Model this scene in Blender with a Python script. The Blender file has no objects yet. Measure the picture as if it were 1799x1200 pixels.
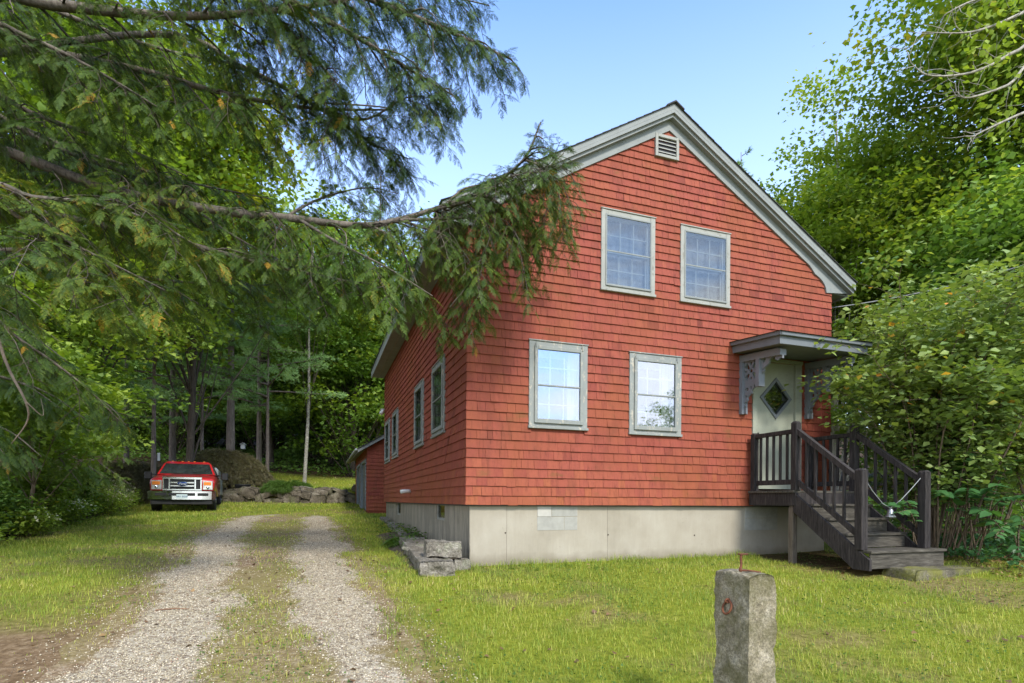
import bpy, math, random
import numpy as np
from mathutils import Vector, Matrix
rng = np.random.default_rng(7)
random.seed(7)
SC = bpy.context.scene
COL = SC.collection
R = math.radians
PI = math.pi
# ------------------------------------------------------------ measurements of the place
F_PX, YH, ROLL = 981.8, 879.8, 0.0066
HX, HY, HANG = -0.641, 7.92, 0.3341          # front left corner of the house and its direction
CA, SA = math.cos(HANG), math.sin(HANG)
CR, SR = math.cos(ROLL), math.sin(ROLL)
EYE = 1.5

def ray(px, py):
    u = (px - 899.5) / F_PX
    v = (YH - py) / F_PX
    return (u * CR - v * SR, 1.0, u * SR + v * CR)

def at(px, py, Y):
    r = ray(px, py)
    return Vector((r[0] * Y, Y, r[2] * Y + EYE))

def H2W(t, s, z=0.0):
    return Vector((HX + CA * t - SA * s, HY + SA * t + CA * s, z))

# ------------------------------------------------------------ noise
def _hash(ix, iy, iz, seed):
    n = (ix * 374761393 + iy * 668265263 + iz * 2147483647 + seed * 1274126177) & 0xFFFFFFFF
    n = ((n ^ (n >> 13)) * 1274126177) & 0xFFFFFFFF
    n = (n ^ (n >> 16)) & 0xFFFFFFFF
    return n / 4294967295.0

def vnoise(x, y, z=0.0, seed=0):
    x = np.asarray(x, float); y = np.asarray(y, float); z = np.zeros_like(x) + z
    ix = np.floor(x).astype(np.int64); iy = np.floor(y).astype(np.int64); iz = np.floor(z).astype(np.int64)
    fx, fy, fz = x - ix, y - iy, z - iz
    fx = fx * fx * (3 - 2 * fx); fy = fy * fy * (3 - 2 * fy); fz = fz * fz * (3 - 2 * fz)
    o = 0
    for dx in (0, 1):
        for dy in (0, 1):
            for dz in (0, 1):
                w = (fx if dx else 1 - fx) * (fy if dy else 1 - fy) * (fz if dz else 1 - fz)
                o = o + w * _hash(ix + dx, iy + dy, iz + dz, seed)
    return o * 2 - 1

def fbm(x, y, z=0.0, seed=0, oct=4):
    o = 0; a = 1.0; f = 1.0; t = 0
    for k in range(oct):
        o = o + a * vnoise(np.asarray(x) * f, np.asarray(y) * f, np.asarray(z) * f, seed + k * 17)
        t += a; a *= .5; f *= 2.03
    return o / t

# ------------------------------------------------------------ terrain
def smooth(a, b, x):
    t = np.clip((np.asarray(x, float) - a) / (b - a), 0, 1)
    return t * t * (3 - 2 * t)

WALL_Y = 26.0
def hgt(x, y):
    x = np.asarray(x, float); y = np.asarray(y, float)
    base = np.interp(y, [-60, -4, 0, 8, 20, 26, 30, 120], [-.6, -.2, 0.0, .545, 1.02, 1.33, 1.55, 1.8])
    # lawn by the house front is nearly level, the drive side rises with it
    right = smooth(-1.0, 3.0, x) * smooth(3, 8, y)
    base = base + right * np.interp(y, [0, 8, 10, 14, 30], [0, 0.0, -.02, -.1, -.4])
    base = base + smooth(4.5, 9, x) * .12 * smooth(4, 8, y)
    # left bank under the undergrowth
    edge = np.interp(y, [0, 8, 11, 14, 20, 26], [-5.4, -8.1, -9.6, -11.1, -14.2, -18.0])
    base = base + np.clip(edge - x, 0, 12) * .07
    # upper lawn behind the dry stone wall
    w = .25 + np.clip(-14.5 - x, 0, 30) * .7
    up = smooth(0, 1, (y - WALL_Y - .1) / w)
    upper = 1.98 + .035 * np.clip(y - 26, 0, 8) + .17 * np.clip(y - 32, 0, 14) + .03 * np.clip(y - 46, 0, 20) + .22 * np.clip(y - 66, 0, 60) + np.clip(-12 - x, 0, 20) * .07
    base = base * (1 - up) + np.maximum(upper, base) * up
    base = base + .018 * vnoise(x * .45, y * .45, seed=5) + .06 * vnoise(x * .11, y * .11, seed=9) * smooth(12, 30, y)
    return base

def H(x, y):
    return float(hgt(x, y))

def ground_at(px, py):
    r = ray(px, py)
    lo, Y = 1.0, 1.0
    while Y < 120:
        if EYE + r[2] * Y <= H(r[0] * Y, Y): break
        Y += .05
    return Vector((r[0] * Y, Y, H(r[0] * Y, Y)))

# ------------------------------------------------------------ objects
def prep(o, label=None, cat=None, group=None, kind=None):
    if label: o['label'] = label
    if cat: o['category'] = cat
    if group: o['group'] = group
    if kind: o['kind'] = kind
    return o

def empty(name, loc, rz=0.0, label=None, cat=None, group=None):
    o = bpy.data.objects.new(name, None)
    o.empty_display_size = .2
    COL.objects.link(o); o.location = loc; o.rotation_euler = (0, 0, rz)
    return prep(o, label, cat, group)

def link(name, me, mat, parent=None, loc=(0, 0, 0)):
    o = bpy.data.objects.new(name, me)
    if mat is not None:
        for m in (mat if isinstance(mat, (list, tuple)) else [mat]): me.materials.append(m)
    COL.objects.link(o); o.location = loc
    if parent: o.parent = parent
    return o

def npmesh(name, V, Fc, attrs=None, smooth_=False):
    """V (n,3); Fc (m,k) uniform polygons"""
    V = np.ascontiguousarray(V, np.float32); Fc = np.ascontiguousarray(Fc, np.int32)
    me = bpy.data.meshes.new(name)
    me.vertices.add(len(V)); me.vertices.foreach_set('co', V.ravel())
    m, k = Fc.shape
    me.loops.add(m * k); me.loops.foreach_set('vertex_index', Fc.ravel())
    me.polygons.add(m); me.polygons.foreach_set('loop_start', np.arange(0, m * k, k, dtype=np.int32))
    if smooth_: me.polygons.foreach_set('use_smooth', np.ones(m, bool))
    for an, av in (attrs or {}).items():
        a = me.attributes.new(an, 'FLOAT', 'POINT'); a.data.foreach_set('value', np.ascontiguousarray(av, np.float32))
    me.update(calc_edges=True)
    return me

class MB:
    def __init__(s): s.v = []; s.f = []; s.t = []; s.sm = []
    def add(s, vs, fs, tint=0.5, sm=False):
        b = len(s.v); s.v += [tuple(p) for p in vs]; s.f += [tuple(i + b for i in f) for f in fs]
        s.t += [tint] * len(vs); s.sm += [sm] * len(fs)
    def box(s, x0, x1, y0, y1, z0, z1, tint=.5, M=None):
        vs = [Vector((x, y, z)) for z in (z0, z1) for y in (y0, y1) for x in (x0, x1)]
        if M: vs = [M @ p for p in vs]
        s.add(vs, [(0, 2, 3, 1), (4, 5, 7, 6), (0, 1, 5, 4), (2, 6, 7, 3), (0, 4, 6, 2), (1, 3, 7, 5)], tint)
    def bbox(s, x0, x1, y0, y1, z0, z1, b=.004, tint=.5, M=None):
        """box with chamfered edges"""
        b = min(b, abs(x1 - x0) * .3, abs(y1 - y0) * .3, abs(z1 - z0) * .3)
        c = ((x0 + x1) / 2, (y0 + y1) / 2, (z0 + z1) / 2); h = (abs(x1 - x0) / 2, abs(y1 - y0) / 2, abs(z1 - z0) / 2)
        vs = []; idx = {}
        for sx in (-1, 1):
            for sy in (-1, 1):
                for sz in (-1, 1):
                    for ax in range(3):
                        p = [c[0] + sx * (h[0] - b), c[1] + sy * (h[1] - b), c[2] + sz * (h[2] - b)]
                        p[ax] += (sx, sy, sz)[ax] * b
                        idx[(sx, sy, sz, ax)] = len(vs); vs.append(Vector(p))
        fs = []
        for ax in range(3):
            o = [a for a in range(3) if a != ax]
            for sg in (-1, 1):
                loop = []
                for a, d in ((-1, -1), (1, -1), (1, 1), (-1, 1)):
                    k = [0, 0, 0]; k[ax] = sg; k[o[0]] = a; k[o[1]] = d
                    loop.append(idx[(k[0], k[1], k[2], ax)])
                fs.append(loop)
        for ax in range(3):
            o = [a for a in range(3) if a != ax]
            for a in (-1, 1):
                for d in (-1, 1):
                    k = [0, 0, 0]; k[o[0]] = a; k[o[1]] = d
                    k1 = list(k); k1[ax] = -1; k2 = list(k); k2[ax] = 1
                    fs.append([idx[(*k1, o[0])], idx[(*k2, o[0])], idx[(*k2, o[1])], idx[(*k1, o[1])]])
        for sx in (-1, 1):
            for sy in (-1, 1):
                for sz in (-1, 1): fs.append([idx[(sx, sy, sz, a)] for a in range(3)])
        if M: vs = [M @ p for p in vs]
        s.add(vs, fs, tint)
    def prism(s, pts, a0, a1, axis='y', tint=.5, M=None):
        """polygon pts (u,w) extruded from a0 to a1 along an axis"""
        def q(u, w, a): return Vector({'x': (a, u, w), 'y': (u, a, w), 'z': (u, w, a)}[axis])
        n = len(pts); vs = [q(u, w, a0) for u, w in pts] + [q(u, w, a1) for u, w in pts]
        if M: vs = [M @ p for p in vs]
        s.add(vs, [tuple(range(n)), tuple(range(2 * n - 1, n - 1, -1))] + [(i, i + n, (i + 1) % n + n, (i + 1) % n) for i in range(n)], tint)
    def tube(s, pts, rad, n=6, tint=.5, caps=True, sm=True):
        pts = [Vector(p) for p in pts]
        if not isinstance(rad, (list, tuple)): rad = [rad] * len(pts)
        vs = []; fs = []; up = None
        for i, p in enumerate(pts):
            d = (pts[min(i + 1, len(pts) - 1)] - pts[max(i - 1, 0)])
            d = d.normalized() if d.length > 1e-9 else Vector((0, 0, 1))
            if up is None:
                up = d.orthogonal().normalized()
            up = (up - d * up.dot(d)); up = up.normalized() if up.length > 1e-6 else d.orthogonal().normalized()
            w = d.cross(up)
            for k in range(n):
                a = 2 * PI * k / n; vs.append(p + (up * math.cos(a) + w * math.sin(a)) * rad[i])
        for i in range(len(pts) - 1):
            for k in range(n):
                fs.append((i * n + k, i * n + (k + 1) % n, (i + 1) * n + (k + 1) % n, (i + 1) * n + k))
        if caps: fs += [tuple(range(n - 1, -1, -1)), tuple(range((len(pts) - 1) * n, len(pts) * n))]
        s.add(vs, fs, tint, sm)
    def lathe(s, prof, M=None, n=16, tint=.5, sm=True):
        vs = []; fs = []
        for r, z in prof:
            for k in range(n):
                a = 2 * PI * k / n; vs.append(Vector((r * math.cos(a), r * math.sin(a), z)))
        for i in range(len(prof) - 1):
            for k in range(n): fs.append((i * n + k, i * n + (k + 1) % n, (i + 1) * n + (k + 1) % n, (i + 1) * n + k))
        fs += [tuple(range(n - 1, -1, -1)), tuple(range((len(prof) - 1) * n, len(prof) * n))]
        if M: vs = [M @ p for p in vs]
        s.add(vs, fs, tint, sm)
    def build(s, name, mat, parent=None, loc=(0, 0, 0)):
        me = bpy.data.meshes.new(name); me.from_pydata([tuple(p) for p in s.v], [], s.f)
        a = me.attributes.new('tint', 'FLOAT', 'POINT'); a.data.foreach_set('value', s.t)
        me.polygons.foreach_set('use_smooth', s.sm)
        me.update()
        return link(name, me, mat, parent, loc)

# ------------------------------------------------------------ materials
def lin(r, g, b):
    f = lambda c: (c / 255 / 12.92) if c / 255 <= .04045 else ((c / 255 + .055) / 1.055) ** 2.4
    return (f(r), f(g), f(b), 1)

class NT:
    def __init__(s, name):
        s.m = bpy.data.materials.new(name); s.m.use_nodes = True; s.t = s.m.node_tree; s.t.nodes.clear()
        s.out = s.n('OutputMaterial')
    def n(s, typ, **kw):
        nd = s.t.nodes.new('ShaderNode' + typ)
        for k, v in kw.items():
            if hasattr(nd, k): setattr(nd, k, v)
            else: nd.inputs[k.replace('_', ' ')].default_value = v
        return nd
    def l(s, a, b): s.t.links.new(a, b)
    def coord(s, scale=(1, 1, 1), kind='Object'):
        tc = s.n('TexCoord'); mp = s.n('Mapping'); s.l(tc.outputs[kind], mp.inputs[0]); mp.inputs['Scale'].default_value = scale
        return mp.outputs[0]
    def noise(s, scale, detail=4, rough=.6, vec=None, dist=0):
        nd = s.n('TexNoise'); nd.inputs['Scale'].default_value = scale; nd.inputs['Detail'].default_value = detail
        nd.inputs['Roughness'].default_value = rough; nd.inputs['Distortion'].default_value = dist
        s.l(vec if vec is not None else s.coord(), nd.inputs['Vector'])
        return nd.outputs[0]
    def ramp(s, fac, stops):
        r = s.n('ValToRGB'); e = r.color_ramp.elements
        while len(e) > 1: e.remove(e[-1])
        e[0].position = stops[0][0]; e[0].color = stops[0][1]
        for p, c in stops[1:]:
            x = e.new(p); x.color = c
        s.l(fac, r.inputs[0]); return r.outputs[0]
    def mix(s, fac, a, b, mode='MIX'):
        m = s.n('MixRGB', blend_type=mode)
        for i, x in ((0, fac), (1, a), (2, b)):
            if isinstance(x, (int, float)): m.inputs[i].default_value = x
            elif isinstance(x, tuple): m.inputs[i].default_value = x
            else: s.l(x, m.inputs[i])
        return m.outputs[0]
    def math(s, op, a, b=0.0):
        m = s.n('Math', operation=op)
        for i, x in ((0, a), (1, b)):
            if isinstance(x, (int, float)): m.inputs[i].default_value = x
            else: s.l(x, m.inputs[i])
        return m.outputs[0]
    def attr(s, name):
        a = s.n('Attribute'); a.attribute_name = name; return a.outputs['Fac']
    def pbr(s, color, rough=.8, bump=None, bdist=.01, bstr=.6, metal=0, spec=.4, coat=0):
        p = s.n('BsdfPrincipled')
        for k, x in (('Base Color', color), ('Roughness', rough), ('Metallic', metal), ('Specular IOR Level', spec), ('Coat Weight', coat)):
            if isinstance(x, (int, float, tuple)): p.inputs[k].default_value = x
            else: s.l(x, p.inputs[k])
        if bump is not None:
            b = s.n('Bump'); b.inputs['Distance'].default_value = bdist; b.inputs['Strength'].default_value = bstr
            s.l(bump, b.inputs['Height']); s.l(b.outputs[0], p.inputs['Normal'])
        s.l(p.outputs[0], s.out.inputs[0]); s.p = p
        return s.m

MAT = {}
def m_simple(name, c, rough=.6, metal=0, spec=.4, var=.25, scale=6, bump=.3, bdist=.004, coat=0):
    t = NT(name); n = t.noise(scale, 5)
    d = tuple(x * (1 - var) for x in c[:3]) + (1,); b = tuple(min(1, x * (1 + var * .6)) for x in c[:3]) + (1,)
    col = t.ramp(n, [(.3, d), (.7, b)])
    m = t.pbr(col, rough, t.noise(scale * 8, 3) if bump else None, bdist, bump, metal, spec, coat)
    MAT[name] = m; return m

def m_leaf(name, stops, trans=.35, rough=.5, spec=.3, hue_noise=1.2):
    """leaf colours from the per-leaf tint; part of the light passes through"""
    t = NT(name)
    n = t.noise(hue_noise, 2)
    f = t.math('ADD', t.math('MULTIPLY', t.attr('tint'), .75), t.math('MULTIPLY', n, .28))
    col = t.ramp(f, stops)
    p = t.n('BsdfPrincipled'); t.l(col, p.inputs['Base Color']); p.inputs['Roughness'].default_value = rough; p.inputs['Specular IOR Level'].default_value = spec
    tr = t.n('BsdfTranslucent'); t.l(t.mix(1, col, (1.25, 1.3, .45, 1), 'MULTIPLY'), tr.inputs[0])
    mx = t.n('MixShader'); mx.inputs[0].default_value = trans; t.l(p.outputs[0], mx.inputs[1]); t.l(tr.outputs[0], mx.inputs[2])
    t.l(mx.outputs[0], t.out.inputs[0]); MAT[name] = t.m; return t.m

def m_siding():
    t = NT('red_shingle'); v = t.coord((1, 1, 1))
    tint = t.attr('tint')
    base = t.ramp(tint, [(0, (.12, .024, .017, 1)), (.25, (.222, .049, .033, 1)), (.5, (.27, .064, .041, 1)), (.8, (.30, .080, .043, 1)), (1, (.31, .096, .036, 1))])
    vg = t.coord((13, 13, 1.3)); grain = t.noise(2.2, 6, .75, vg)
    c = t.mix(.62, base, t.ramp(grain, [(.33, (.35, .30, .30, 1)), (.48, (.95, .95, .95, 1)), (.70, (1.15, 1.12, 1.1, 1))]), 'MULTIPLY')
    big = t.noise(.9, 4, .6, v)
    c = t.mix(t.ramp(big, [(.42, (0, 0, 0, 1)), (.62, (.6, .6, .6, 1))]), c, (.24, .068, .026, 1))
    st = t.noise(1.3, 6, .7, t.coord((1.6, 1.6, .8)))
    c = t.mix(t.ramp(st, [(.53, (0, 0, 0, 1)), (.68, (.50, .50, .50, 1))]), c, (.12, .038, .02, 1))
    g = t.noise(2.3, 5, .7, t.coord((.8, .8, 2)))
    c = t.mix(t.ramp(g, [(.59, (0, 0, 0, 1)), (.70, (.5, .5, .5, 1))]), c, (.14, .075, .022, 1))
    MAT['siding'] = t.pbr(c, .78, grain, .006, .55, spec=.25)

def m_trim(name, base, chip, amt=.62):
    t = NT(name); v = t.coord()
    n = t.noise(3, 5, .6, v)
    c = t.ramp(n, [(.3, tuple(x * .8 for x in base[:3]) + (1,)), (.7, base)])
    pe = t.noise(16, 7, .75, t.coord((1, 1, .5)))
    f = t.ramp(pe, [(amt, (0, 0, 0, 1)), (amt + .05, (1, 1, 1, 1))])
    c = t.mix(f, c, chip)
    dk = t.noise(28, 4, .7, v)
    c = t.mix(t.ramp(dk, [(.60, (0, 0, 0, 1)), (.72, (.55, .55, .55, 1))]), c, (.07, .065, .055, 1))
    MAT[name] = t.pbr(c, .65, pe, .003, .6)

def m_wood(name, dark, mid, light, sc=(30, 30, 2.5)):
    t = NT(name); g = t.noise(1.6, 6, .7, t.coord(sc), .4); b = t.noise(2.5, 3)
    c = t.ramp(g, [(.3, dark), (.5, mid), (.72, light)])
    c = t.mix(.5, c, t.ramp(b, [(.3, (.55, .55, .55, 1)), (.7, (1.1, 1.1, 1.1, 1))]), 'MULTIPLY')
    MAT[name] = t.pbr(c, .82, g, .005, .7, spec=.25)

def m_concrete():
    t = NT('concrete'); v = t.coord()
    c = t.ramp(t.noise(1.1, 6, .6, v), [(.3, (.28, .245, .185, 1)), (.5, (.365, .325, .255, 1)), (.7, (.43, .39, .315, 1))])
    c = t.mix(t.ramp(t.noise(22, 5, .7, v), [(.62, (0, 0, 0, 1)), (.75, (.5, .5, .5, 1))]), c, (.2, .18, .14, 1))
    # stains that run down the left side and rise from the soil
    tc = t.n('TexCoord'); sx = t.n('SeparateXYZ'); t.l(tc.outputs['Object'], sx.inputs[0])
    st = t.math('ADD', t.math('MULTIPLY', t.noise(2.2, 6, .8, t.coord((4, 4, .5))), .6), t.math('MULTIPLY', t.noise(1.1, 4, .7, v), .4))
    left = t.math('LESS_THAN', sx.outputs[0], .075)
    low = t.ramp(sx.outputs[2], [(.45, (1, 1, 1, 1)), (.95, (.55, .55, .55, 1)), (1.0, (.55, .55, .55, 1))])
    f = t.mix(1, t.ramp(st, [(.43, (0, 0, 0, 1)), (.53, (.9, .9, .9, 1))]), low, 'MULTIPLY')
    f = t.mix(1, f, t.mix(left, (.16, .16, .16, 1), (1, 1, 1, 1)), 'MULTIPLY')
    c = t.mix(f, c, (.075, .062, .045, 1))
    soil = t.ramp(t.math('ADD', sx.outputs[2], t.math('MULTIPLY', t.noise(3, 4, .6, v), .25)), [(.72, (.8, .8, .8, 1)), (.86, (0, 0, 0, 1))])
    c = t.mix(soil, c, (.20, .17, .12, 1))
    MAT['concrete'] = t.pbr(c, .9, t.noise(35, 5, .7, v), .003, .5, spec=.2)

def m_stone(name, d, m, l, moss=(.09, .11, .03, 1), mo=.6, sc=5):
    t = NT(name); v = t.coord()
    c = t.ramp(t.noise(sc, 6, .7, v), [(.3, d), (.5, m), (.7, l)])
    sp = t.noise(sc * 11, 4, .85, v)
    c = t.mix(.7, c, t.ramp(sp, [(.36, (.30, .29, .27, 1)), (.5, (.95, .95, .93, 1)), (.64, (1.7, 1.68, 1.6, 1))]), 'MULTIPLY')
    c = t.mix(t.ramp(t.noise(sc * .8, 5, .7, v), [(mo - .05, (0, 0, 0, 1)), (mo + .12, (.7, .7, .7, 1))]), c, moss)
    MAT[name] = t.pbr(c, .92, t.noise(sc * 9, 6, .7, v), .012, .8, spec=.2)

def m_bark(name, d, l, sc=(9, 9, 1.6)):
    t = NT(name); n = t.noise(2, 7, .75, t.coord(sc), .5)
    c = t.ramp(n, [(.32, d), (.62, l)])
    lich = t.noise(3, 5, .7)
    c = t.mix(t.ramp(lich, [(.58, (0, 0, 0, 1)), (.68, (.5, .5, .5, 1))]), c, tuple(min(1, x * 1.7) for x in l[:3]) + (1,))
    MAT[name] = t.pbr(c, .95, n, .02, .9, spec=.1)

def m_glass(name, fac=.45, tint=(.9, .95, 1, 1)):
    t = NT(name); g = t.n('BsdfGlossy'); g.inputs['Roughness'].default_value = .02; g.inputs[0].default_value = tint
    b = t.n('Bump'); b.inputs['Distance'].default_value = .004; b.inputs['Strength'].default_value = .12
    t.l(t.noise(2.2, 2, .5), b.inputs['Height']); t.l(b.outputs[0], g.inputs['Normal'])
    tr = t.n('BsdfTransparent'); tr.inputs[0].default_value = (.85, .88, .88, 1)
    mx = t.n('MixShader'); mx.inputs[0].default_value = fac; t.l(tr.outputs[0], mx.inputs[1]); t.l(g.outputs[0], mx.inputs[2])
    t.l(mx.outputs[0], t.out.inputs[0]); MAT[name] = t.m

m_siding()
m_trim('casing', (.25, .265, .245, 1), (.42, .38, .30, 1), .56)
m_trim('casing_white', (.32, .32, .28, 1), (.20, .19, .155, 1), .56)
m_trim('rake', (.24, .255, .24, 1), (.22, .21, .18, 1), .68)
m_trim('sash', (.46, .455, .41, 1), (.38, .26, .17, 1), .62)
m_trim('porch_trim', (.155, .17, .18, 1), (.22, .24, .25, 1), .66)
m_trim('door', (.33, .345, .27, 1), (.36, .37, .31, 1), .68)
m_wood('stair_wood', (.010, .009, .009, 1), (.034, .029, .028, 1), (.085, .072, .066, 1))
m_wood('tread_wood', (.03, .026, .02, 1), (.075, .066, .052, 1), (.15, .135, .11, 1), (3, 30, 30))
m_wood('post_wood', (.07, .055, .04, 1), (.13, .105, .08, 1), (.21, .18, .14, 1))
m_concrete()
m_simple('block', (.33, .32, .28, 1), .9, var=.15, scale=9)
m_simple('block_white', (.44, .42, .37, 1), .9, var=.1, scale=9)
m_stone('granite', (.12, .10, .065, 1), (.25, .215, .15, 1), (.40, .355, .275, 1), (.11, .10, .04, 1), .50, 7)
m_stone('field_stone', (.09, .08, .065, 1), (.18, .16, .13, 1), (.33, .305, .26, 1), (.10, .12, .045, 1), .60, 4)
m_stone('wall_stone', (.05, .042, .03, 1), (.12, .10, .075, 1), (.25, .22, .175, 1), (.08, .09, .035, 1), .56, 2.2)
m_stone('moss_stone', (.07, .065, .045, 1), (.13, .115, .085, 1), (.22, .20, .15, 1), (.17, .17, .025, 1), .46, 4)
m_simple('rust', (.17, .062, .030, 1), .85, .2, var=.5, scale=30)
m_simple('roofing', (.055, .055, .052, 1), .95, var=.4, scale=20)
m_simple('white_plastic', (.72, .72, .68, 1), .5, var=.08)
m_simple('shade_white', (.70, .69, .66, 1), .9, var=.06, scale=3)
m_simple('curtain', (.15, .16, .185, 1), .95, var=.45, scale=7)
m_simple('sash_grey', (.26, .27, .27, 1), .9, var=.25, scale=6)
m_simple('interior', (.10, .10, .095, 1), .9, var=.4, scale=2)
m_simple('black', (.014, .014, .015, 1), .5, var=.2)
m_simple('shed_door', (.17, .165, .16, 1), .75, var=.3)
m_simple('tyre', (.022, .021, .020, 1), .85, var=.3, scale=12)
m_simple('garage_door', (.20, .225, .24, 1), .7, var=.15)
m_simple('truck_red', (.50, .015, .018, 1), .28, var=.06, scale=2, bump=0, coat=.8)
m_simple('truck_silver', (.42, .46, .42, 1), .35, .3, var=.08, bump=0, coat=.4)
m_simple('chrome', (.68, .68, .66, 1), .14, 1.0, var=.12, scale=3, bump=0)
m_simple('grey_metal', (.35, .37, .40, 1), .35, .8, var=.1)
m_simple('amber', (.75, .22, .03, 1), .3, var=.1, bump=0)
m_simple('lamp_glass', (.62, .62, .58, 1), .12, .4, var=.35, scale=14, bump=0)
m_simple('plate', (.52, .62, .62, 1), .5, var=.05, bump=0)
m_simple('badge_blue', (.02, .05, .18, 1), .3, var=.1, bump=0)
m_simple('cable', (.20, .20, .20, 1), .6, var=.2)
m_simple('cushion_bell', (.30, .30, .32, 1), .4, .8, var=.2)
m_simple('twig', (.20, .155, .115, 1), .95, var=.4, scale=15)
m_simple('stick', (.23, .13, .075, 1), .95, var=.3, scale=15)
m_simple('litter', (.16, .095, .055, 1), .95, var=.4, scale=15)
m_simple('soil_mat', (.10, .075, .048, 1), 1, var=.45, scale=9, bump=1, bdist=.03)
m_bark('bark_pine', (.07, .055, .045, 1), (.24, .195, .165, 1))
m_bark('bark_hemlock', (.055, .045, .036, 1), (.20, .17, .135, 1), (12, 12, 4))
m_bark('bark_birch', (.07, .065, .05, 1), (.34, .32, .27, 1), (5, 5, 7))
m_bark('bark_dark', (.028, .023, .018, 1), (.095, .078, .06, 1))
m_bark('bark_shrub', (.07, .05, .035, 1), (.20, .15, .105, 1))
m_bark('bark_grey', (.20, .18, .15, 1), (.42, .39, .33, 1))
m_glass('glass_low', .36, (.74, .80, .95, 1))
m_glass('glass_up', .12, (.75, .74, .72, 1))
m_glass('glass_side', .30, (.8, .85, .8, 1))
m_simple('glass_car', (.030, .036, .036, 1), .06, spec=.9, var=.5, scale=5, bump=0, coat=1)
def g3(r, g, b): return (r, g, b, 1)
m_leaf('needle_hemlock', [(0, g3(0.020, 0.041, 0.009)), (.35, g3(0.048, 0.092, 0.014)), (.7, g3(0.108, 0.166, 0.019)), (.92, g3(0.227, 0.246, 0.027)), (1, g3(0.453, 0.237, 0.028))], .22, .55)
m_leaf('needle_bright', [(0, g3(0.039, 0.072, 0.016)), (.4, g3(0.091, 0.156, 0.029)), (.8, g3(0.195, 0.260, 0.046)), (1, g3(0.286, 0.338, 0.065))], .3, .55)
m_leaf('needle_pine', [(0, g3(0.083, 0.169, 0.068)), (.4, g3(0.188, 0.330, 0.121)), (.8, g3(0.366, 0.541, 0.203)), (1, g3(0.561, 0.673, 0.237))], .2, .6)
m_leaf('leaf_maple', [(0, g3(0.049, 0.100, 0.022)), (.4, g3(0.115, 0.205, 0.033)), (.7, g3(0.233, 0.323, 0.042)), (.9, g3(0.445, 0.402, 0.044)), (1, g3(0.579, 0.292, 0.050))], .38)
m_leaf('leaf_gold', [(0, g3(0.049, 0.099, 0.020)), (.35, g3(0.107, 0.188, 0.025)), (.6, g3(0.215, 0.278, 0.033)), (.85, g3(0.379, 0.359, 0.040)), (1, g3(0.494, 0.270, 0.040))], .4)
m_leaf('leaf_bright', [(0, g3(0.080, 0.138, 0.024)), (.4, g3(0.181, 0.275, 0.041)), (.8, g3(0.343, 0.429, 0.062)), (1, g3(0.524, 0.463, 0.062))], .42)
m_leaf('leaf_dark', [(0, g3(0.059, 0.114, 0.034)), (.4, g3(0.138, 0.246, 0.056)), (.8, g3(0.258, 0.394, 0.085)), (1, g3(0.475, 0.525, 0.098))], .36)
m_leaf('leaf_shrub', [(0, g3(0.081, 0.137, 0.039)), (.4, g3(0.172, 0.252, 0.070)), (.75, g3(0.346, 0.420, 0.109)), (.93, g3(0.553, 0.567, 0.138)), (1, g3(0.875, 0.358, 0.059))], .3, .42, .45)
m_leaf('leaf_knot', [(0, g3(0.034, 0.101, 0.034)), (.5, g3(0.068, 0.176, 0.054)), (.9, g3(0.149, 0.270, 0.081)), (1, g3(0.405, 0.365, 0.054))], .3, .45, .4)
m_leaf('leaf_brown', [(0, g3(0.068, 0.060, 0.030)), (.5, g3(0.150, 0.128, 0.063)), (1, g3(0.210, 0.225, 0.075))], .2)
m_leaf('leaf_fern', [(0, g3(.05, .10, .015)), (.5, g3(.10, .18, .03)), (1, g3(.2, .28, .05))], .35)
m_leaf('petal_white', [(0, g3(.5, .5, .36)), (1, g3(.8, .8, .62))], .2)
m_leaf('flower_pale', [(0, g3(.22, .22, .12)), (.6, g3(.36, .34, .22)), (1, g3(.55, .5, .36))], .3)
m_leaf('grass_blade', [(0, g3(0.093, 0.162, 0.031)), (.3, g3(0.190, 0.267, 0.043)), (.65, g3(0.326, 0.380, 0.053)), (.87, g3(0.496, 0.454, 0.107)), (1, g3(0.582, 0.438, 0.301))], .35, .6, .2, .5)
# ------------------------------------------------------------ ground, drive
def curve_xy(rows):
    P = [(ground_at(a, y), ground_at(b, y)) for y, a, b in rows]
    ys = [(p.y + q.y) / 2 for p, q in P]
    return np.array(ys), np.array([p.x for p, q in P]), np.array([q.x for p, q in P])

LT = curve_xy([(1200, 120, 375), (1100, 205, 405), (1000, 300, 422), (940, 352, 430), (908, 420, 468)])
RT = curve_xy([(1200, 545, 745), (1100, 525, 690), (1000, 516, 630), (940, 520, 600), (905, 535, 578)])

def ext(T, y, k):
    ys, xs = T[0], T[k]
    o = np.interp(y, ys, xs)
    sl = (xs[1] - xs[0]) / (ys[1] - ys[0]) * .35
    return np.where(y < ys[0], xs[0] + (y - ys[0]) * sl, o)

def track_mask(x, y):
    m = 0
    wob = .30 * fbm(x * 1.1, y * 1.1, seed=3) + .22 * fbm(x * 6, y * 6, seed=4)
    for T in (LT, RT):
        a, b = ext(T, y, 1), ext(T, y, 2)
        c, hw = (a + b) / 2, (b - a) / 2
        d = np.abs(x - c) - hw + wob
        m = np.maximum(m, 1 - smooth(-.30, .20, d))
    return m * (1 - smooth(17.0, 20.5, y + wob * 4))

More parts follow.
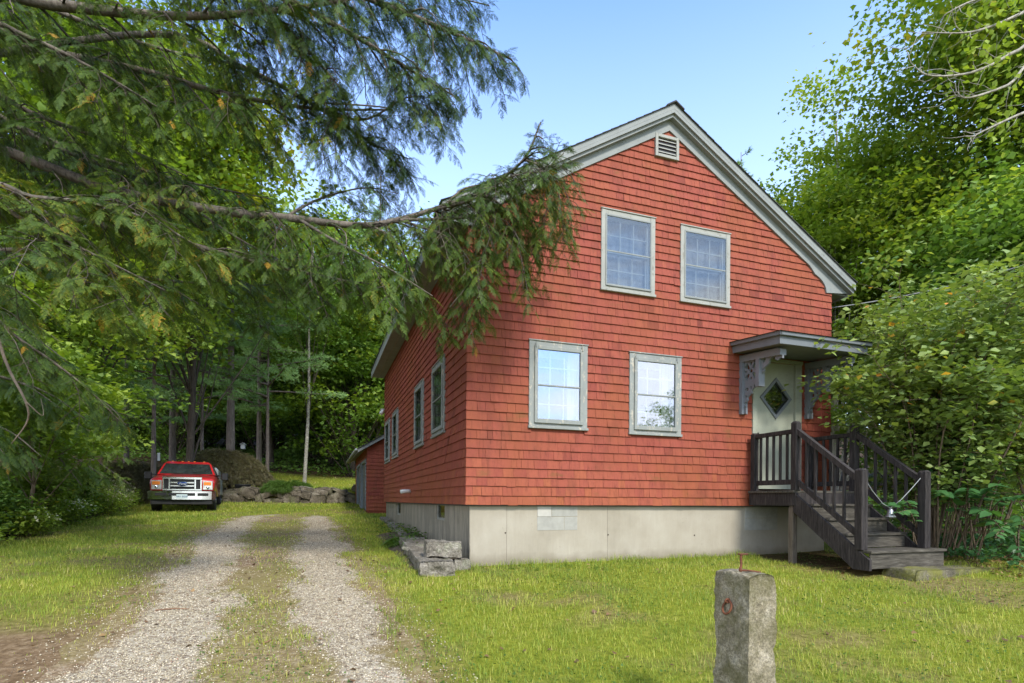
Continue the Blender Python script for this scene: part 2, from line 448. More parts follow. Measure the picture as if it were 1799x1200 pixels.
def bare_mask(x, y):
    """ 0 lawn .. 1 bare earth or gravel"""
    t = track_mask(x, y)
    xl, xr = ext(LT, y, 1), ext(RT, y, 2)
    mid = smooth(0, .2, x - xl) * smooth(0, .2, xr - x) * (1 - smooth(16, 22, y))
    n = fbm(x * 1.1, y * 1.1, seed=31)
    n2 = fbm(x * 4.3, y * 4.3, seed=37)
    mid = mid * np.clip(.66 + .55 * n + .35 * n2, 0, 1)
    # worn earth in the left foreground
    d = smooth(6.9, 4.2, y + .9 * n + .4 * n2) * smooth(-.15, .3, xl - x + .5)
    side = np.clip(1 - np.abs(x - xl) / .9, 0, 1) * .75 * (1 - smooth(14, 19, y)) * (x < xl) + np.clip(1 - np.abs(x - xr) / .45, 0, 1) * .7 * (x > xr) * (1 - smooth(14, 19, y))
    side = np.clip(side + .45 * n2 + .2 * n, 0, 1) * (side > 0)
    patches = smooth(.14, .45, fbm(x * .7, y * .7, seed=41) + .35 * n2) * .55
    return np.clip(np.maximum.reduce([t, mid, d * .95, side, patches]), 0, 1)

def axis(parts):
    o = []
    for a, b, s in parts: o += list(np.arange(a, b, s))
    return np.array(o + [parts[-1][1]])

def sheet(xs, ys, dz=0.0):
    X, Y = np.meshgrid(xs, ys)
    Z = hgt(X, Y) + dz
    V = np.stack([X.ravel(), Y.ravel(), Z.ravel()], 1)
    nx, ny = len(xs), len(ys)
    i = np.arange(ny - 1)[:, None] * nx + np.arange(nx - 1)[None, :]
    i = i.ravel()
    return V, np.stack([i, i + 1, i + nx + 1, i + nx], 1)

def ground_material():
    t = NT('earth_and_turf'); v = t.coord()
    n = t.noise(.8, 6, .65, v); f = t.noise(14, 6, .75, v)
    green = t.ramp(f, [(.3, (.09, .115, .012, 1)), (.5, (.18, .205, .02, 1)), (.7, (.28, .28, .035, 1))])
    dry = t.ramp(f, [(.3, (.09, .08, .03, 1)), (.7, (.24, .20, .09, 1))])
    green = t.mix(t.ramp(n, [(.5, (0, 0, 0, 1)), (.68, (.7, .7, .7, 1))]), green, dry)
    dirt = t.ramp(f, [(.3, (.085, .050, .028, 1)), (.5, (.19, .12, .068, 1)), (.72, (.34, .25, .16, 1))])
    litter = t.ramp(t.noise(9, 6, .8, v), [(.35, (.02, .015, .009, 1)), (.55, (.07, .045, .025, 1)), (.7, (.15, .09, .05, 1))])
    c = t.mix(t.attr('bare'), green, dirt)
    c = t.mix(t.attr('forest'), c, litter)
    MAT['ground'] = t.pbr(c, 1, f, .03, .9, spec=.1)
    t = NT('crushed_stone'); v = t.coord()
    vo = t.n('TexVoronoi'); vo.inputs['Scale'].default_value = 38; t.l(v, vo.inputs[0])
    vo2 = t.n('TexVoronoi'); vo2.inputs['Scale'].default_value = 85; t.l(v, vo2.inputs[0])
    sep = t.n('SeparateXYZ'); t.l(vo.outputs['Color'], sep.inputs[0])
    g = t.ramp(sep.outputs[0], [(0, (.16, .115, .08, 1)), (.4, (.38, .32, .21, 1)), (.75, (.52, .455, .325, 1)), (1, (.67, .59, .46, 1))])
    g = t.mix(t.ramp(vo2.outputs[0], [(.0, (.0, .0, .0, 1)), (.8, (.6, .6, .6, 1))]), g, (.20, .17, .13, 1))
    f = t.noise(16, 6, .75, v)
    dirt = t.ramp(f, [(.3, (.10, .06, .036, 1)), (.5, (.22, .15, .09, 1)), (.7, (.40, .32, .23, 1))])
    moss = t.ramp(t.noise(30, 5, .7, v), [(.35, (.11, .12, .016, 1)), (.65, (.27, .25, .045, 1))])
    mid = t.mix(t.attr('moss'), dirt, moss)
    fac = t.math('ADD', t.attr('gravel'), t.math('MULTIPLY', t.math('SUBTRACT', t.noise(11, 5, .8, v), .5), 1.3))
    c = t.mix(t.ramp(fac, [(.35, (0, 0, 0, 1)), (.62, (1, 1, 1, 1))]), mid, g)
    c = t.mix(.5, c, t.ramp(t.noise(.9, 5, .6, v), [(.3, (.7, .68, .65, 1)), (.7, (1.1, 1.1, 1.1, 1))]), 'MULTIPLY')
    h = t.math('SUBTRACT', 1.0, vo.outputs['Distance'])
    MAT['gravel'] = t.pbr(c, .97, h, .012, .8, spec=.15)
ground_material()

xs = axis([(-300, -60, 12), (-60, -24, 1.5), (-24, 12, .25), (12, 40, 1.5), (40, 300, 13)])
ys = axis([(-60, -4, 2), (-4, 25.6, .25), (25.6, 27.0, .05), (27, 50, .5), (50, 130, 2), (130, 300, 10)])
V, Fq = sheet(xs, ys)
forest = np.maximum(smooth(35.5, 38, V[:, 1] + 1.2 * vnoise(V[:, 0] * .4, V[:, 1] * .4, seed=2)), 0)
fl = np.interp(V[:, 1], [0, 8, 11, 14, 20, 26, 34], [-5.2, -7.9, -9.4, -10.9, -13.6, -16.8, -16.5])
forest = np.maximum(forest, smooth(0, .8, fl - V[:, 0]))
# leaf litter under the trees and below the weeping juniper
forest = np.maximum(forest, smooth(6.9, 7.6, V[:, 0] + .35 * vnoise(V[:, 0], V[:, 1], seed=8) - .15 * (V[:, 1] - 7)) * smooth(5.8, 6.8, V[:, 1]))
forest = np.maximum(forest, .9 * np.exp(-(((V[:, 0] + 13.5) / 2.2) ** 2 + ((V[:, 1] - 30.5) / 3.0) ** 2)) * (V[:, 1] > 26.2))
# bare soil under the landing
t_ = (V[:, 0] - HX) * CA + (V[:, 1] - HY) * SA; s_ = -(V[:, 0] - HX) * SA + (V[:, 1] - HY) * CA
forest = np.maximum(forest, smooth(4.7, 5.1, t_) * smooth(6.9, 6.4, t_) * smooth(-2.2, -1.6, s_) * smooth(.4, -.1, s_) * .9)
bare = bare_mask(V[:, 0], V[:, 1]) * (V[:, 1] < 30)
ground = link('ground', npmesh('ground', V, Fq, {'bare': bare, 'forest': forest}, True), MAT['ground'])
prep(ground, kind='structure')

# drive
ys = np.arange(-4, 20.4, .1); nx = 60
XX = []; YY = []
for y in ys:
    fade = 1 - .9 * float(smooth(17.5, 20.4, y))
    a = float(ext(LT, np.array(y), 1)); b = float(ext(RT, np.array(y), 2)); c = (a + b) / 2
    e1 = .25 + .22 * float(fbm(0.3, y * 1.1, seed=51)); e2 = .12 + .16 * float(fbm(4.3, y * 1.3, seed=52))
    a = c + (a - e1 - c) * fade; b = c + (b + e2 - c) * fade
    XX.append(np.linspace(a, b, nx)); YY.append(np.full(nx, y))
X = np.array(XX); Y = np.array(YY)
V = np.stack([X.ravel(), Y.ravel(), hgt(X, Y).ravel() + .006], 1)
i = (np.arange(len(ys) - 1)[:, None] * nx + np.arange(nx - 1)[None, :]).ravel()
grav = track_mask(V[:, 0], V[:, 1]) * .78 + .05
moss = np.clip(.42 + .9 * fbm(V[:, 0] * 1.3, V[:, 1] * .8, seed=60), 0, 1) * np.interp(V[:, 1], [3, 8, 14], [.55, .8, 1.0])
drive = link('gravel_driveway', npmesh('gravel_driveway', V, np.stack([i, i + 1, i + nx + 1, i + nx], 1), {'gravel': grav, 'moss': moss}, True), MAT['gravel'])
prep(drive, kind='structure')

def inst(TV, TF, P, S, Rm=None, tint=None, ttint=None):
    """copies of a template (TV verts, TF faces) at P with scale S (n or n,3) and rotation matrices Rm (n,3,3)"""
    n = len(P); k = len(TV)
    L = TV[None] * (S[:, None, None] if S.ndim == 1 else S[:, None, :])
    if Rm is not None: L = np.einsum('nij,nkj->nki', Rm, L)
    V = (L + P[:, None, :]).reshape(-1, 3)
    Fc = (TF[None] + (np.arange(n) * k)[:, None, None]).reshape(-1, TF.shape[1])
    tt = np.repeat(tint if tint is not None else np.full(n, .5), k)
    if ttint is not None: tt = tt + np.tile(ttint, n)
    return V, Fc, tt

def rot_z(a):
    c, s = np.cos(a), np.sin(a); o = np.zeros((len(a), 3, 3)); o[:, 0, 0] = c; o[:, 0, 1] = -s; o[:, 1, 0] = s; o[:, 1, 1] = c; o[:, 2, 2] = 1
    return o
def rot_axis(ax, a):
    ax = ax / np.linalg.norm(ax, axis=1, keepdims=True); c = np.cos(a)[:, None, None]; s = np.sin(a)[:, None, None]
    K = np.zeros((len(a), 3, 3)); K[:, 0, 1] = -ax[:, 2]; K[:, 0, 2] = ax[:, 1]; K[:, 1, 0] = ax[:, 2]; K[:, 1, 2] = -ax[:, 0]; K[:, 2, 0] = -ax[:, 1]; K[:, 2, 1] = ax[:, 0]
    return np.eye(3)[None] + s * K + (1 - c) * (K @ K)
def frames(D, roll):
    """rotation matrices whose x axis is D and whose z axis is as upright as it can be, rolled about D"""
    D = D / np.linalg.norm(D, axis=1, keepdims=True)
    up = np.tile(np.array([0, 0, 1.0]), (len(D), 1)); up[np.abs(D[:, 2]) > .97] = (1, 0, 0)
    Yv = np.cross(up, D); Yv /= np.linalg.norm(Yv, axis=1, keepdims=True); Zv = np.cross(D, Yv)
    c, s = np.cos(roll)[:, None], np.sin(roll)[:, None]
    Y2 = Yv * c + Zv * s; Z2 = -Yv * s + Zv * c
    return np.stack([D, Y2, Z2], 2)

# loose stones on the drive
def pebbles():
    n = 210000
    y = 2.6 + 15.0 * rng.random(n) ** 2.1
    xl = ext(LT, y, 1) - .5; xr = ext(RT, y, 2) + .4
    x = xl + (xr - xl) * rng.random(n)
    k = rng.random(n) < track_mask(x, y) * .80 * (.75 + .5 * fbm(x * 1.7, y * 1.7, seed=14)) + .07
    x, y = x[k], y[k]; n = len(x)
    s = (.0032 + .0066 * rng.random(n) ** 2.4) * (1 + .02 * y)
    TV = np.array([(1, 0, 0), (0, 1, 0), (-1, 0, 0), (0, -1, 0), (0.1, .1, .7), (0, 0, -.7)], float)
    TF = np.array([(0, 1, 4), (1, 2, 4), (2, 3, 4), (3, 0, 4), (1, 0, 5), (2, 1, 5), (3, 2, 5), (0, 3, 5)])
    S = np.stack([s * (.7 + .7 * rng.random(n)), s * (.7 + .5 * rng.random(n)), s * (.6 + .5 * rng.random(n))], 1)
    P = np.stack([x, y, hgt(x, y) + .007 + s * .2], 1)
    V, Fc, tt = inst(TV, TF, P, S, rot_axis(rng.normal(size=(n, 3)) + 1e-3, rng.normal(size=n) * .5) @ rot_z(rng.random(n) * 6.3), rng.random(n))
    t = NT('loose_stone')
    c = t.ramp(t.attr('tint'), [(0, (.15, .105, .07, 1)), (.35, (.37, .305, .20, 1)), (.7, (.50, .43, .30, 1)), (.95, (.66, .58, .45, 1)), (1, (.36, .2, .13, 1))])
    MAT['pebble'] = t.pbr(c, .9, spec=.2)
    prep(link('loose_gravel', npmesh('loose_gravel', V, Fc, {'tint': tt}), MAT['pebble']), 'pale crushed stones scattered along the two wheel tracks of the drive', 'gravel', kind='stuff')
pebbles()

def grass():
    TV = np.array([(-.5, 0, 0), (.5, 0, 0), (.32, .22, .62), (-.32, .22, .62), (0, .62, 1.0)], float)
    TF = np.array([(0, 1, 2), (0, 2, 3), (3, 2, 4)])
    Vs = []; Fs = []; Ts = []; off = 0
    #  x0, x1, y0, y1, density, height, width
    zones = [(-4, 9, 2.2, 5.5, 2600, .050, .0040), (-3, 9, 5.5, 9.5, 1500, .055, .0055), (-9.5, 9, 9.5, 14, 0, 0, 0), (-10, -1, 4.5, 9.5, 1300, .06, .0055), (-12.5, -2.2, 9.5, 14, 620, .065, .008),
             (-15, -3.5, 14, 20, 330, .07, .012), (-18, -5, 20, 26, 150, .085, .018), (-17, -3, 26.3, 36, 90, .09, .022), (1.5, 9, 8.5, 10.5, 500, .055, .006)]
    for x0, x1, y0, y1, d, h, w in zones:
        n = int((x1 - x0) * (y1 - y0) * d)
        if not n: continue
        x = x0 + (x1 - x0) * rng.random(n); y = y0 + (y1 - y0) * rng.random(n)
        b = bare_mask(x, y); tm = track_mask(x, y)
        clump = fbm(x * 7, y * 7, seed=71)
        keep = rng.random(n) < np.clip((1 - b) ** 1.3 * (1 + .9 * clump), .012, 1) * (1 - .92 * tm)
        u = x / y * F_PX + 899.5
        keep &= (u > -60) & (u < 1860)
        t = (x - HX) * CA + (y - HY) * SA; s = -(x - HX) * SA + (y - HY) * CA
        keep &= ~((t > -.02) & (s > .0) & (s < 11) & (t < 7))
        keep &= ~((t > 4.85) & (t < 6.5) & (s > -2.2) & (s < .1))
        keep &= ~((t < 0) & (t > -.62) & (s > -.1) & (s < 5.0))
        keep &= ~((x > 7.2 + .3 * clump) & (y > 6.4) )
        fl = np.interp(y, [0, 8, 11, 14, 20, 26, 34], [-5.2, -7.9, -9.4, -10.9, -13.6, -16.8, -16.5])
        keep &= x > fl - .4
        x, y, b, t, s = x[keep], y[keep], b[keep], t[keep], s[keep]; n = len(x)
        hh = h * (.4 + .85 * rng.random(n)) * (1 + .7 * fbm(x * 2.6, y * 2.6, seed=77)) * (1 + .8 * np.exp(-((s + .12) / .16) ** 2) * (t > 0) * (t < 7)) * (1 - .35 * b)
        yaw = rng.random(n) * 6.283
        P = np.stack([x, y, hgt(x, y) - .003], 1)
        S = np.stack([w * (.7 + .7 * rng.random(n)), hh * (.4 + 1.1 * rng.random(n)), hh], 1)
        tint = .42 + .42 * fbm(x * .9, y * .9, seed=80) + .34 * fbm(x * 4, y * 4, seed=81) + .20 * rng.normal(size=n) + .25 * b
        tint = np.where(rng.random(n) < .07, 1.0, tint)
        V, Fc, tt = inst(TV, TF, P, S, rot_z(yaw), np.clip(tint, 0, 1.05))
        Vs.append(V); Fs.append(Fc + off); Ts.append(tt); off += len(V)
    prep(link('grass', npmesh('grass', np.concatenate(Vs), np.concatenate(Fs), {'tint': np.concatenate(Ts)}), MAT['grass_blade']),
         'short yellow green lawn grass with thin dry patches', 'grass', kind='stuff')
grass()

# ------------------------------------------------------------ house
house = empty('shingled_house', (HX, HY, 0), HANG, 'red shingled gable house on a pale concrete foundation beside the gravel drive', 'house')
W, L, ZB, PKT, PKZ, SL = 6.76, 10.42, 1.45, 3.30, 7.70, .598
def ztop(t): return PKZ - abs(t - PKT) * SL      # underside line of the roof
E0 = ztop(0)

FWIN = [('low', .92, 1.87, 2.58, 3.86), ('low', 2.60, 3.56, 2.56, 3.835), ('up', 2.09, 3.05, 4.755, 6.0), ('up', 3.53, 4.51, 4.75, 5.985)]
SWIN = [(1.40, 2.45, 2.63, 3.90), (3.35, 4.40, 2.60, 3.90), (7.08, 8.20, 2.64, 3.90), (8.87, 10.0, 2.62, 3.88)]
DOOR = (5.0, 6.07, 1.70, 3.985)

def shingles(mb, width_fn, z0, z1, holes, place, out, seed):
    """courses of single shingles; place(a, z, o) gives the point at run a, height z and distance o from the wall"""
    rnd = random.Random(seed); z = z0; row = 0
    while z < z1:
        e = .135 - .018 * min(1, max(0, (z - 3.2) / 2.5))
        e += rnd.uniform(-.003, .003)
        a0, a1 = width_fn(min(z + e * .6, z1))
        if a1 - a0 < .05: break
        cuts = [(a0, a1)]
        for h0, h1, hz0, hz1 in holes:
            if z + e > hz0 + .06 and z < hz1 - .05:
                nc = []
                for c0, c1 in cuts:
                    if h1 - .04 <= c0 or h0 + .04 >= c1: nc.append((c0, c1)); continue
                    if h0 + .04 > c0: nc.append((c0, h0 + .04))
                    if h1 - .04 < c1: nc.append((h1 - .04, c1))
                cuts = nc
        sag = rnd.uniform(-.003, .003)
        for c0, c1 in cuts:
            a = c0
            while a < c1 - .004:
                w = rnd.choice([rnd.uniform(.07, .12), rnd.uniform(.11, .17), rnd.uniform(.15, .21)])
                b = min(a + w, c1)
                if c1 - b < .04: b = c1
                g = .0009 + (rnd.random() < .15) * .0025
                dz = rnd.uniform(-.0018, .0018) + sag + (rnd.random() < .03) * rnd.uniform(-.012, .0)
                o = .023 + rnd.uniform(0, .004) + (rnd.random() < .04) * .006; o2 = .005
                tl = rnd.uniform(-.0015, .0015)
                p = [place(a + g, z + dz, o), place(b - g, z + dz + tl, o + rnd.uniform(-.002, .002)), place(b - g, z + e + .01, o2), place(a + g, z + e + .01, o2),
                     place(a + g, z + dz, .001), place(b - g, z + dz + tl, .001)]
                low = max(0, 1 - (z - z0) / .75)
                tint = min(1, max(0, rnd.gauss(.48, .10) + low * .32 + (rnd.random() < .04) * -.28 + (row % 7 == 3) * .05))
                mb.add(p, [(0, 1, 2, 3), (4, 5, 1, 0), (4, 0, 3), (1, 5, 2)], tint)
                a = b
        z += e; row += 1

def wall_core(mb, a0, a1, z0, z1, holes, place, off=0.0):
    xs_ = sorted({a0, a1, *[h for q in holes for h in q[:2]]}); zs_ = sorted({z0, z1, *[h for q in holes for h in q[2:]]})
    for i in range(len(xs_) - 1):
        for j in range(len(zs_) - 1):
            cx, cz = (xs_[i] + xs_[i + 1]) / 2, (zs_[j] + zs_[j + 1]) / 2
            if any(h[0] < cx < h[1] and h[2] < cz < h[3] for h in holes): continue
            mb.add([place(xs_[i], zs_[j], off), place(xs_[i + 1], zs_[j], off), place(xs_[i + 1], zs_[j + 1], off), place(xs_[i], zs_[j + 1], off)], [(0, 1, 2, 3)], .3)

fp = lambda a, z, o: (a, -o, z)
lp = lambda a, z, o: (-o, a, z)
GIN = .085     # window opening is narrower than the casing by this much
fh = [(a + GIN, b - GIN, c + GIN, d - GIN) for _, a, b, c, d in FWIN] + [(DOOR[0] + .06, DOOR[1] - .06, ZB - .01, DOOR[3] - .06)]
mb = MB()
zt = min(ztop(0), ztop(W)) - .02
wall_core(mb, 0, W, ZB, zt, fh, fp)
# above the eaves
lo = [h for h in fh if h[3] > zt]
hz = max([h[3] for h in lo] + [zt]) + .02
xs_ = sorted({0, W, *[x for h in lo for x in h[:2]]})
def above(t0, t1, zl):
    ts = [t0] + [x for x in (PKT,) if t0 < x < t1] + [t1]
    pts = [(t0, zl), (t1, zl)] + [(t, max(zl + .001, ztop(t) - .02)) for t in reversed(ts)]
    mb.add([fp(a, z, 0) for a, z in pts], [tuple(range(len(pts)))], .3)
prev = 0
for i in range(len(xs_) - 1):
    a, b = xs_[i], xs_[i + 1]; c = (a + b) / 2
    h = [q for q in lo if q[0] < c < q[1]]
    above(a, b, h[0][3] if h else zt)
shingles(mb, lambda z: (max(-.02, PKT - (PKZ - .10 - z) / SL), min(W + .02, PKT + (PKZ - .10 - z) / SL)) if z > E0 - .3 else (-.02, W + .02), ZB - .01, PKZ - .25,
         [(a, b, c, d) for _, a, b, c, d in FWIN] + [(DOOR[0], DOOR[1], ZB - .1, DOOR[3])], fp, 0, 11)
mb.build('front_wall', MAT['siding'], house)
mb = MB()
sh = [(a + GIN, b - GIN, c + GIN, d - GIN) for a, b, c, d in SWIN]
wall_core(mb, 0, L, ZB, E0, sh, lp)
shingles(mb, lambda z: (-.018, L + .01), ZB - .01, E0 - .1, SWIN, lp, 0, 12)
mb.build('side_wall', MAT['siding'], house)
mb = MB()
wall_core(mb, 0, L, ZB, ztop(W), [], lambda a, z, o: (W + o, a, z))
shingles(mb, lambda z: (-.01, L + .01), ZB - .01, ztop(W) - .1, [], lambda a, z, o: (W + o, a, z), 0, 13)
mb.add([(0, L, ZB), (W, L, ZB), (W, L, ztop(W)), (PKT, L, PKZ), (0, L, E0)], [(0, 1, 2, 3, 4)], .4)
mb.build('back_wall', MAT['siding'], house)
# corner trim is only shingles laced together; floor of the wall
mb = MB(); mb.box(0.03, W - .03, .03, L - .03, ZB - .03, ZB - .005); mb.build('floor_board', MAT['interior'], house)
# foundation with real basement window openings on the side
BW = [(1.73, 2.50, 1.15, 1.449), (7.15, 7.93, 1.10, 1.449)]
mb = MB()
wall_core(mb, .06, W - .04, -.2, ZB, [], lambda a, z, o: (a, .06 - o, z))
wall_core(mb, .06, L, -.2, ZB, BW, lambda a, z, o: (.06 - o, a, z))
wall_core(mb, .06, L, -.2, ZB, [], lambda a, z, o: (W - .04 + o, a, z))
for a, b, c, d in BW:
    mb.add([(.06, a, c), (.06, b, c), (.16, b, c), (.16, a, c)], [(0, 1, 2, 3)]); mb.add([(.06, a, c), (.16, a, c), (.16, a, d), (.06, a, d)], [(0, 1, 2, 3)]); mb.add([(.06, b, c), (.06, b, d), (.16, b, d), (.16, b, c)], [(0, 1, 2, 3)])
mb.build('foundation', MAT['concrete'], house)
for a, b, c, d in BW:
    mb = MB()
    for x0, x1, z0, z1 in ((a, a + .05, c, d), (b - .05, b, c, d), (a + .05, b - .05, c, c + .04), (a + .05, b - .05, d - .04, d)): mb.box(.085, .125, x0, x1, z0, z1)
    f = mb.build('basement_window', MAT['casing_white'], house)
    mb = MB(); mb.box(.105, .108, a + .05, b - .05, c + .04, d - .04); mb.build('pane', MAT['glass_up'], f)
for t_ in (.62, 2.28):
    mb = MB(); mb.box(t_ - .001, t_ + .001, .0575, .062, .5, 1.44); mb.build('form_seam', MAT['soil_mat'], house)
for t_, z_ in ((.60, 1.03), (2.29, .98), (3.9, .95)):
    mb = MB(); mb.lathe([(.013, 0), (.010, .008)], Matrix.Translation((t_, .0595, z_)) @ Matrix.Rotation(R(90), 4, 'X'), 7); mb.build('tie_hole', MAT['soil_mat'], house)
# patches of concrete block in the foundation
mb = MB()
mb.bbox(1.10, 1.325, .052, .1, 1.265, 1.445, .003); o = mb.build('block_patch', MAT['block_white'], house)
mb = MB(); mb.bbox(1.332, 1.76, .055, .1, 1.268, 1.445, .003); mb.bbox(1.10, 1.535, .056, .1, 1.06, 1.26, .003); mb.bbox(1.542, 1.76, .057, .1, 1.06, 1.26, .003)
mb.build('block_patch', MAT['block'], house)
mb = MB(); mb.bbox(4.93, 5.10, .053, .1, 1.23, 1.425, .003); mb.bbox(5.107, 5.64, .056, .1, 1.232, 1.425, .003); mb.bbox(4.93, 5.30, .055, .1, 1.02, 1.225, .003); mb.bbox(5.307, 5.64, .055, .1, 1.02, 1.225, .003)
mb.build('block_patch', MAT['block'], house)

# windows ------------------------------------------------------
def window(P, a, b, c, d, kind, name='window'):
    """P(u, z, o): run, height, distance out of the wall"""
    def bx(mb, u0, u1, z0, z1, o0, o1, bv=.004):
        m = MB(); m.bbox(u0, u1, o0, o1, z0, z1, bv)
        mb.add([P(x, z, y) for x, y, z in m.v], m.f)
    cas = 'casing_white' if kind in ('up',) else 'casing'
    cw = .10 if kind == 'low' else .085
    mb = MB()
    bx(mb, a, a + cw, c + .03, d, -.03, .038); bx(mb, b - cw, b, c + .03, d, -.03, .038)
    bx(mb, a + cw, b - cw, d - cw, d, -.03, .034)
    bx(mb, a + .01, b - .01, c + .028, c + .075, -.03, .030)
    bx(mb, a - .012, b + .012, d, d + .018, .0, .05, .003)
    win = mb.build(name, MAT[cas], house)
    mb = MB(); bx(mb, a - .012, b + .012, c - .01, c + .03, -.02, .058); mb.build('sill', MAT[cas], win)
    # storm frame stands proud in front of the casing
    ia, ib, ic, idd = (a + cw - .02, b - cw + .02, c + .07, d - cw + .03) if kind == 'low' else (a + cw - .015, b - cw + .015, c + .07, d - cw + .015)
    so = .062 if kind != 'up' else .048
    sw = .052 if kind != 'up' else .026
    mz = (ic + idd) / 2 - .01
    mb = MB()
    bx(mb, ia, ia + sw, ic, idd, .02, so); bx(mb, ib - sw, ib, ic, idd, .02, so)
    bx(mb, ia + sw, ib - sw, idd - sw * 1.05, idd, .02, so); bx(mb, ia + sw, ib - sw, ic, ic + sw * 1.25, .02, so)
    bx(mb, ia + sw, ib - sw, mz - .011, mz + .011, .025, so - .006, .003)
    if kind == 'low':
        for u in (ia + .012, ib - .028): bx(mb, u, u + .016, idd - .03, idd + .05, so, so + .012, .003)
    mb.build('storm_frame', MAT['casing' if kind != 'up' else 'rake'], win)
    mb = MB(); bx(mb, ia + sw - .004, ib - sw + .004, ic + sw - .004, idd - sw + .004, .036, .039, .0005)
    mb.build('pane', MAT[{'low': 'glass_low', 'up': 'glass_up', 'side': 'glass_side'}[kind]], win)
    # double hung sashes with six lights each
    mb = MB()
    ja, jb, jc, jd = a + GIN + .005, b - GIN - .005, c + GIN, d - GIN
    jm = (jc + jd) / 2
    for k, (z0, z1, o) in enumerate(((jc, jm + .015, -.055), (jm - .015, jd, -.02))):
        bx(mb, ja, ja + .035, z0, z1, o - .03, o, .003); bx(mb, jb - .035, jb, z0, z1, o - .03, o, .003)
        bx(mb, ja + .035, jb - .035, z0, z0 + (.05 if k == 0 else .03), o - .03, o, .003); bx(mb, ja + .035, jb - .035, z1 - .03, z1, o - .03, o, .003)
        for q in (1, 2):
            u = ja + .035 + (jb - ja - .07) * q / 3; bx(mb, u - .009, u + .009, z0 + .03, z1 - .03, o - .018, o - .004, .002)
        zz = (z0 + z1) / 2; bx(mb, ja + .035, jb - .035, zz - .009, zz + .009, o - .020, o - .006, .002)
    mb.build('sash', MAT[{'low': 'shade_white', 'up': 'sash_grey', 'side': 'sash'}[kind]], win)
    # reveal and curtain
    mb = MB()
    bx(mb, ja - .02, ja - .006, jc, jd, -.14, -.0005, .001); bx(mb, jb + .006, jb + .02, jc, jd, -.14, -.0005, .001); bx(mb, ja, jb, jc - .02, jc - .006, -.14, -.0005, .001); bx(mb, ja, jb, jd + .006, jd + .02, -.14, -.0005, .001)
    mb.build('reveal', MAT['shade_white'], win)
    if kind == 'side': mb = MB(); bx(mb, ja - .1, jb + .1, jc - .1, jd + .1, -.40, -.38, .001); mb.build('dark_room_panel', MAT['interior'], win); return  # dark-coloured sheet standing in for the dim room behind the side panes
    mb = MB(); w = jb - ja; n = 26
    def cloth(u0, u1, z0, z1, o, amp):
        vs = []; 
        for i in range(n + 1):
            u = u0 + (u1 - u0) * i / n; y = o + amp * math.sin(i * 1.9) + amp * .5 * math.sin(i * .7 + 1)
            vs += [P(u, z0, y), P(u, z1, y)]
        mb.add(vs, [(2 * i, 2 * i + 2, 2 * i + 3, 2 * i + 1) for i in range(n)], .5, True)
    if kind == 'up': cloth(ja - .02, jb + .02, jc - .02, jd + .02, -.13, .008)
    else:
        cloth(ja - .03, jb + .03, jd - .12, jd + .05, -.12, .006); cloth(jb - w * .24, jb + .03, jc - .03, jd, -.12, .01); cloth(ja - .03, ja + w * .10, jc - .03, jd, -.12, .01)
    mb.build('curtain', MAT['curtain' if kind == 'up' else 'shade_white'], win)

for kind, a, b, c, d in FWIN:
    window(lambda u, z, o: (u, -o, z), a, b, c, d, kind)
for a, b, c, d in SWIN:
    window(lambda u, z, o: (-o, u, z), a, b, c, d, 'side')

# gable vent
mb = MB(); va, vb, vc, vd = 3.035, 3.475, 7.0, 7.36
mb.bbox(va, va + .05, -.055, .0, vc, vd); mb.bbox(vb - .05, vb, -.055, .0, vc, vd); mb.bbox(va + .05, vb - .05, -.055, 0, vd - .05, vd); mb.bbox(va + .05, vb - .05, -.055, 0, vc, vc + .05)
v = mb.build('gable_vent', MAT['casing_white'], house)
mb = MB()
for k in range(4):
    z = vc + .075 + k * .062
    mb.prism([(-.045, z), (-.02, z + .04), (-.01, z + .045), (-.035, z + .004)], va + .05, vb - .05, 'x')
mb.build('louvre', MAT['casing_white'], v)
mb = MB(); mb.box(va + .05, vb - .05, -.0265, -.0235, vc + .05, vd - .05); mb.build('screen', MAT['black'], v)

# roof ----------------------------------------------------------
OV, EV, TH = .17, .42, .10
nx_, nz_ = SL / math.hypot(SL, 1), 1 / math.hypot(SL, 1)
def roofside(sg):
    tE = -EV if sg < 0 else W + EV
    zE = PKZ - abs(tE - PKT) * SL
    m = MB()
    m.prism([(tE, zE + .02), (PKT, PKZ + .02), (PKT, PKZ + TH), (tE, zE + TH)], -OV, L + .15, 'y')
    m.build('roof_deck', MAT['rake'], house)
    m = MB()   # asphalt courses, butts visible at the rake
    n = 26; rnd = random.Random(4)
    for k in range(n):
        a0, a1 = k / n, (k + 1) / n
        t0, t1 = tE + (PKT - tE) * a0 + (-.02 if k == 0 else 0) * (1 if sg < 0 else -1), tE + (PKT - tE) * a1
        z0, z1 = zE + TH + (PKZ - zE) * a0, zE + TH + (PKZ - zE) * a1
        m.prism([(t0, z0 + .002), (t1, z1 + .001), (t1, z1 + .008), (t0, z0 + .016)], -OV - .022 - rnd.uniform(0, .006), L + .17, 'y')
    m.build('roof', MAT['roofing'], house)
for sg in (-1, 1): roofside(sg)
mb = MB(); mb.prism([(PKT - .16, PKZ + TH - .085), (PKT, PKZ + TH + .012), (PKT + .16, PKZ + TH - .085), (PKT + .16, PKZ + TH - .065), (PKT, PKZ + TH + .035), (PKT - .16, PKZ + TH - .065)], -OV - .04, L + .18, 'y')
mb.build('ridge_cap', MAT['roofing'], house)

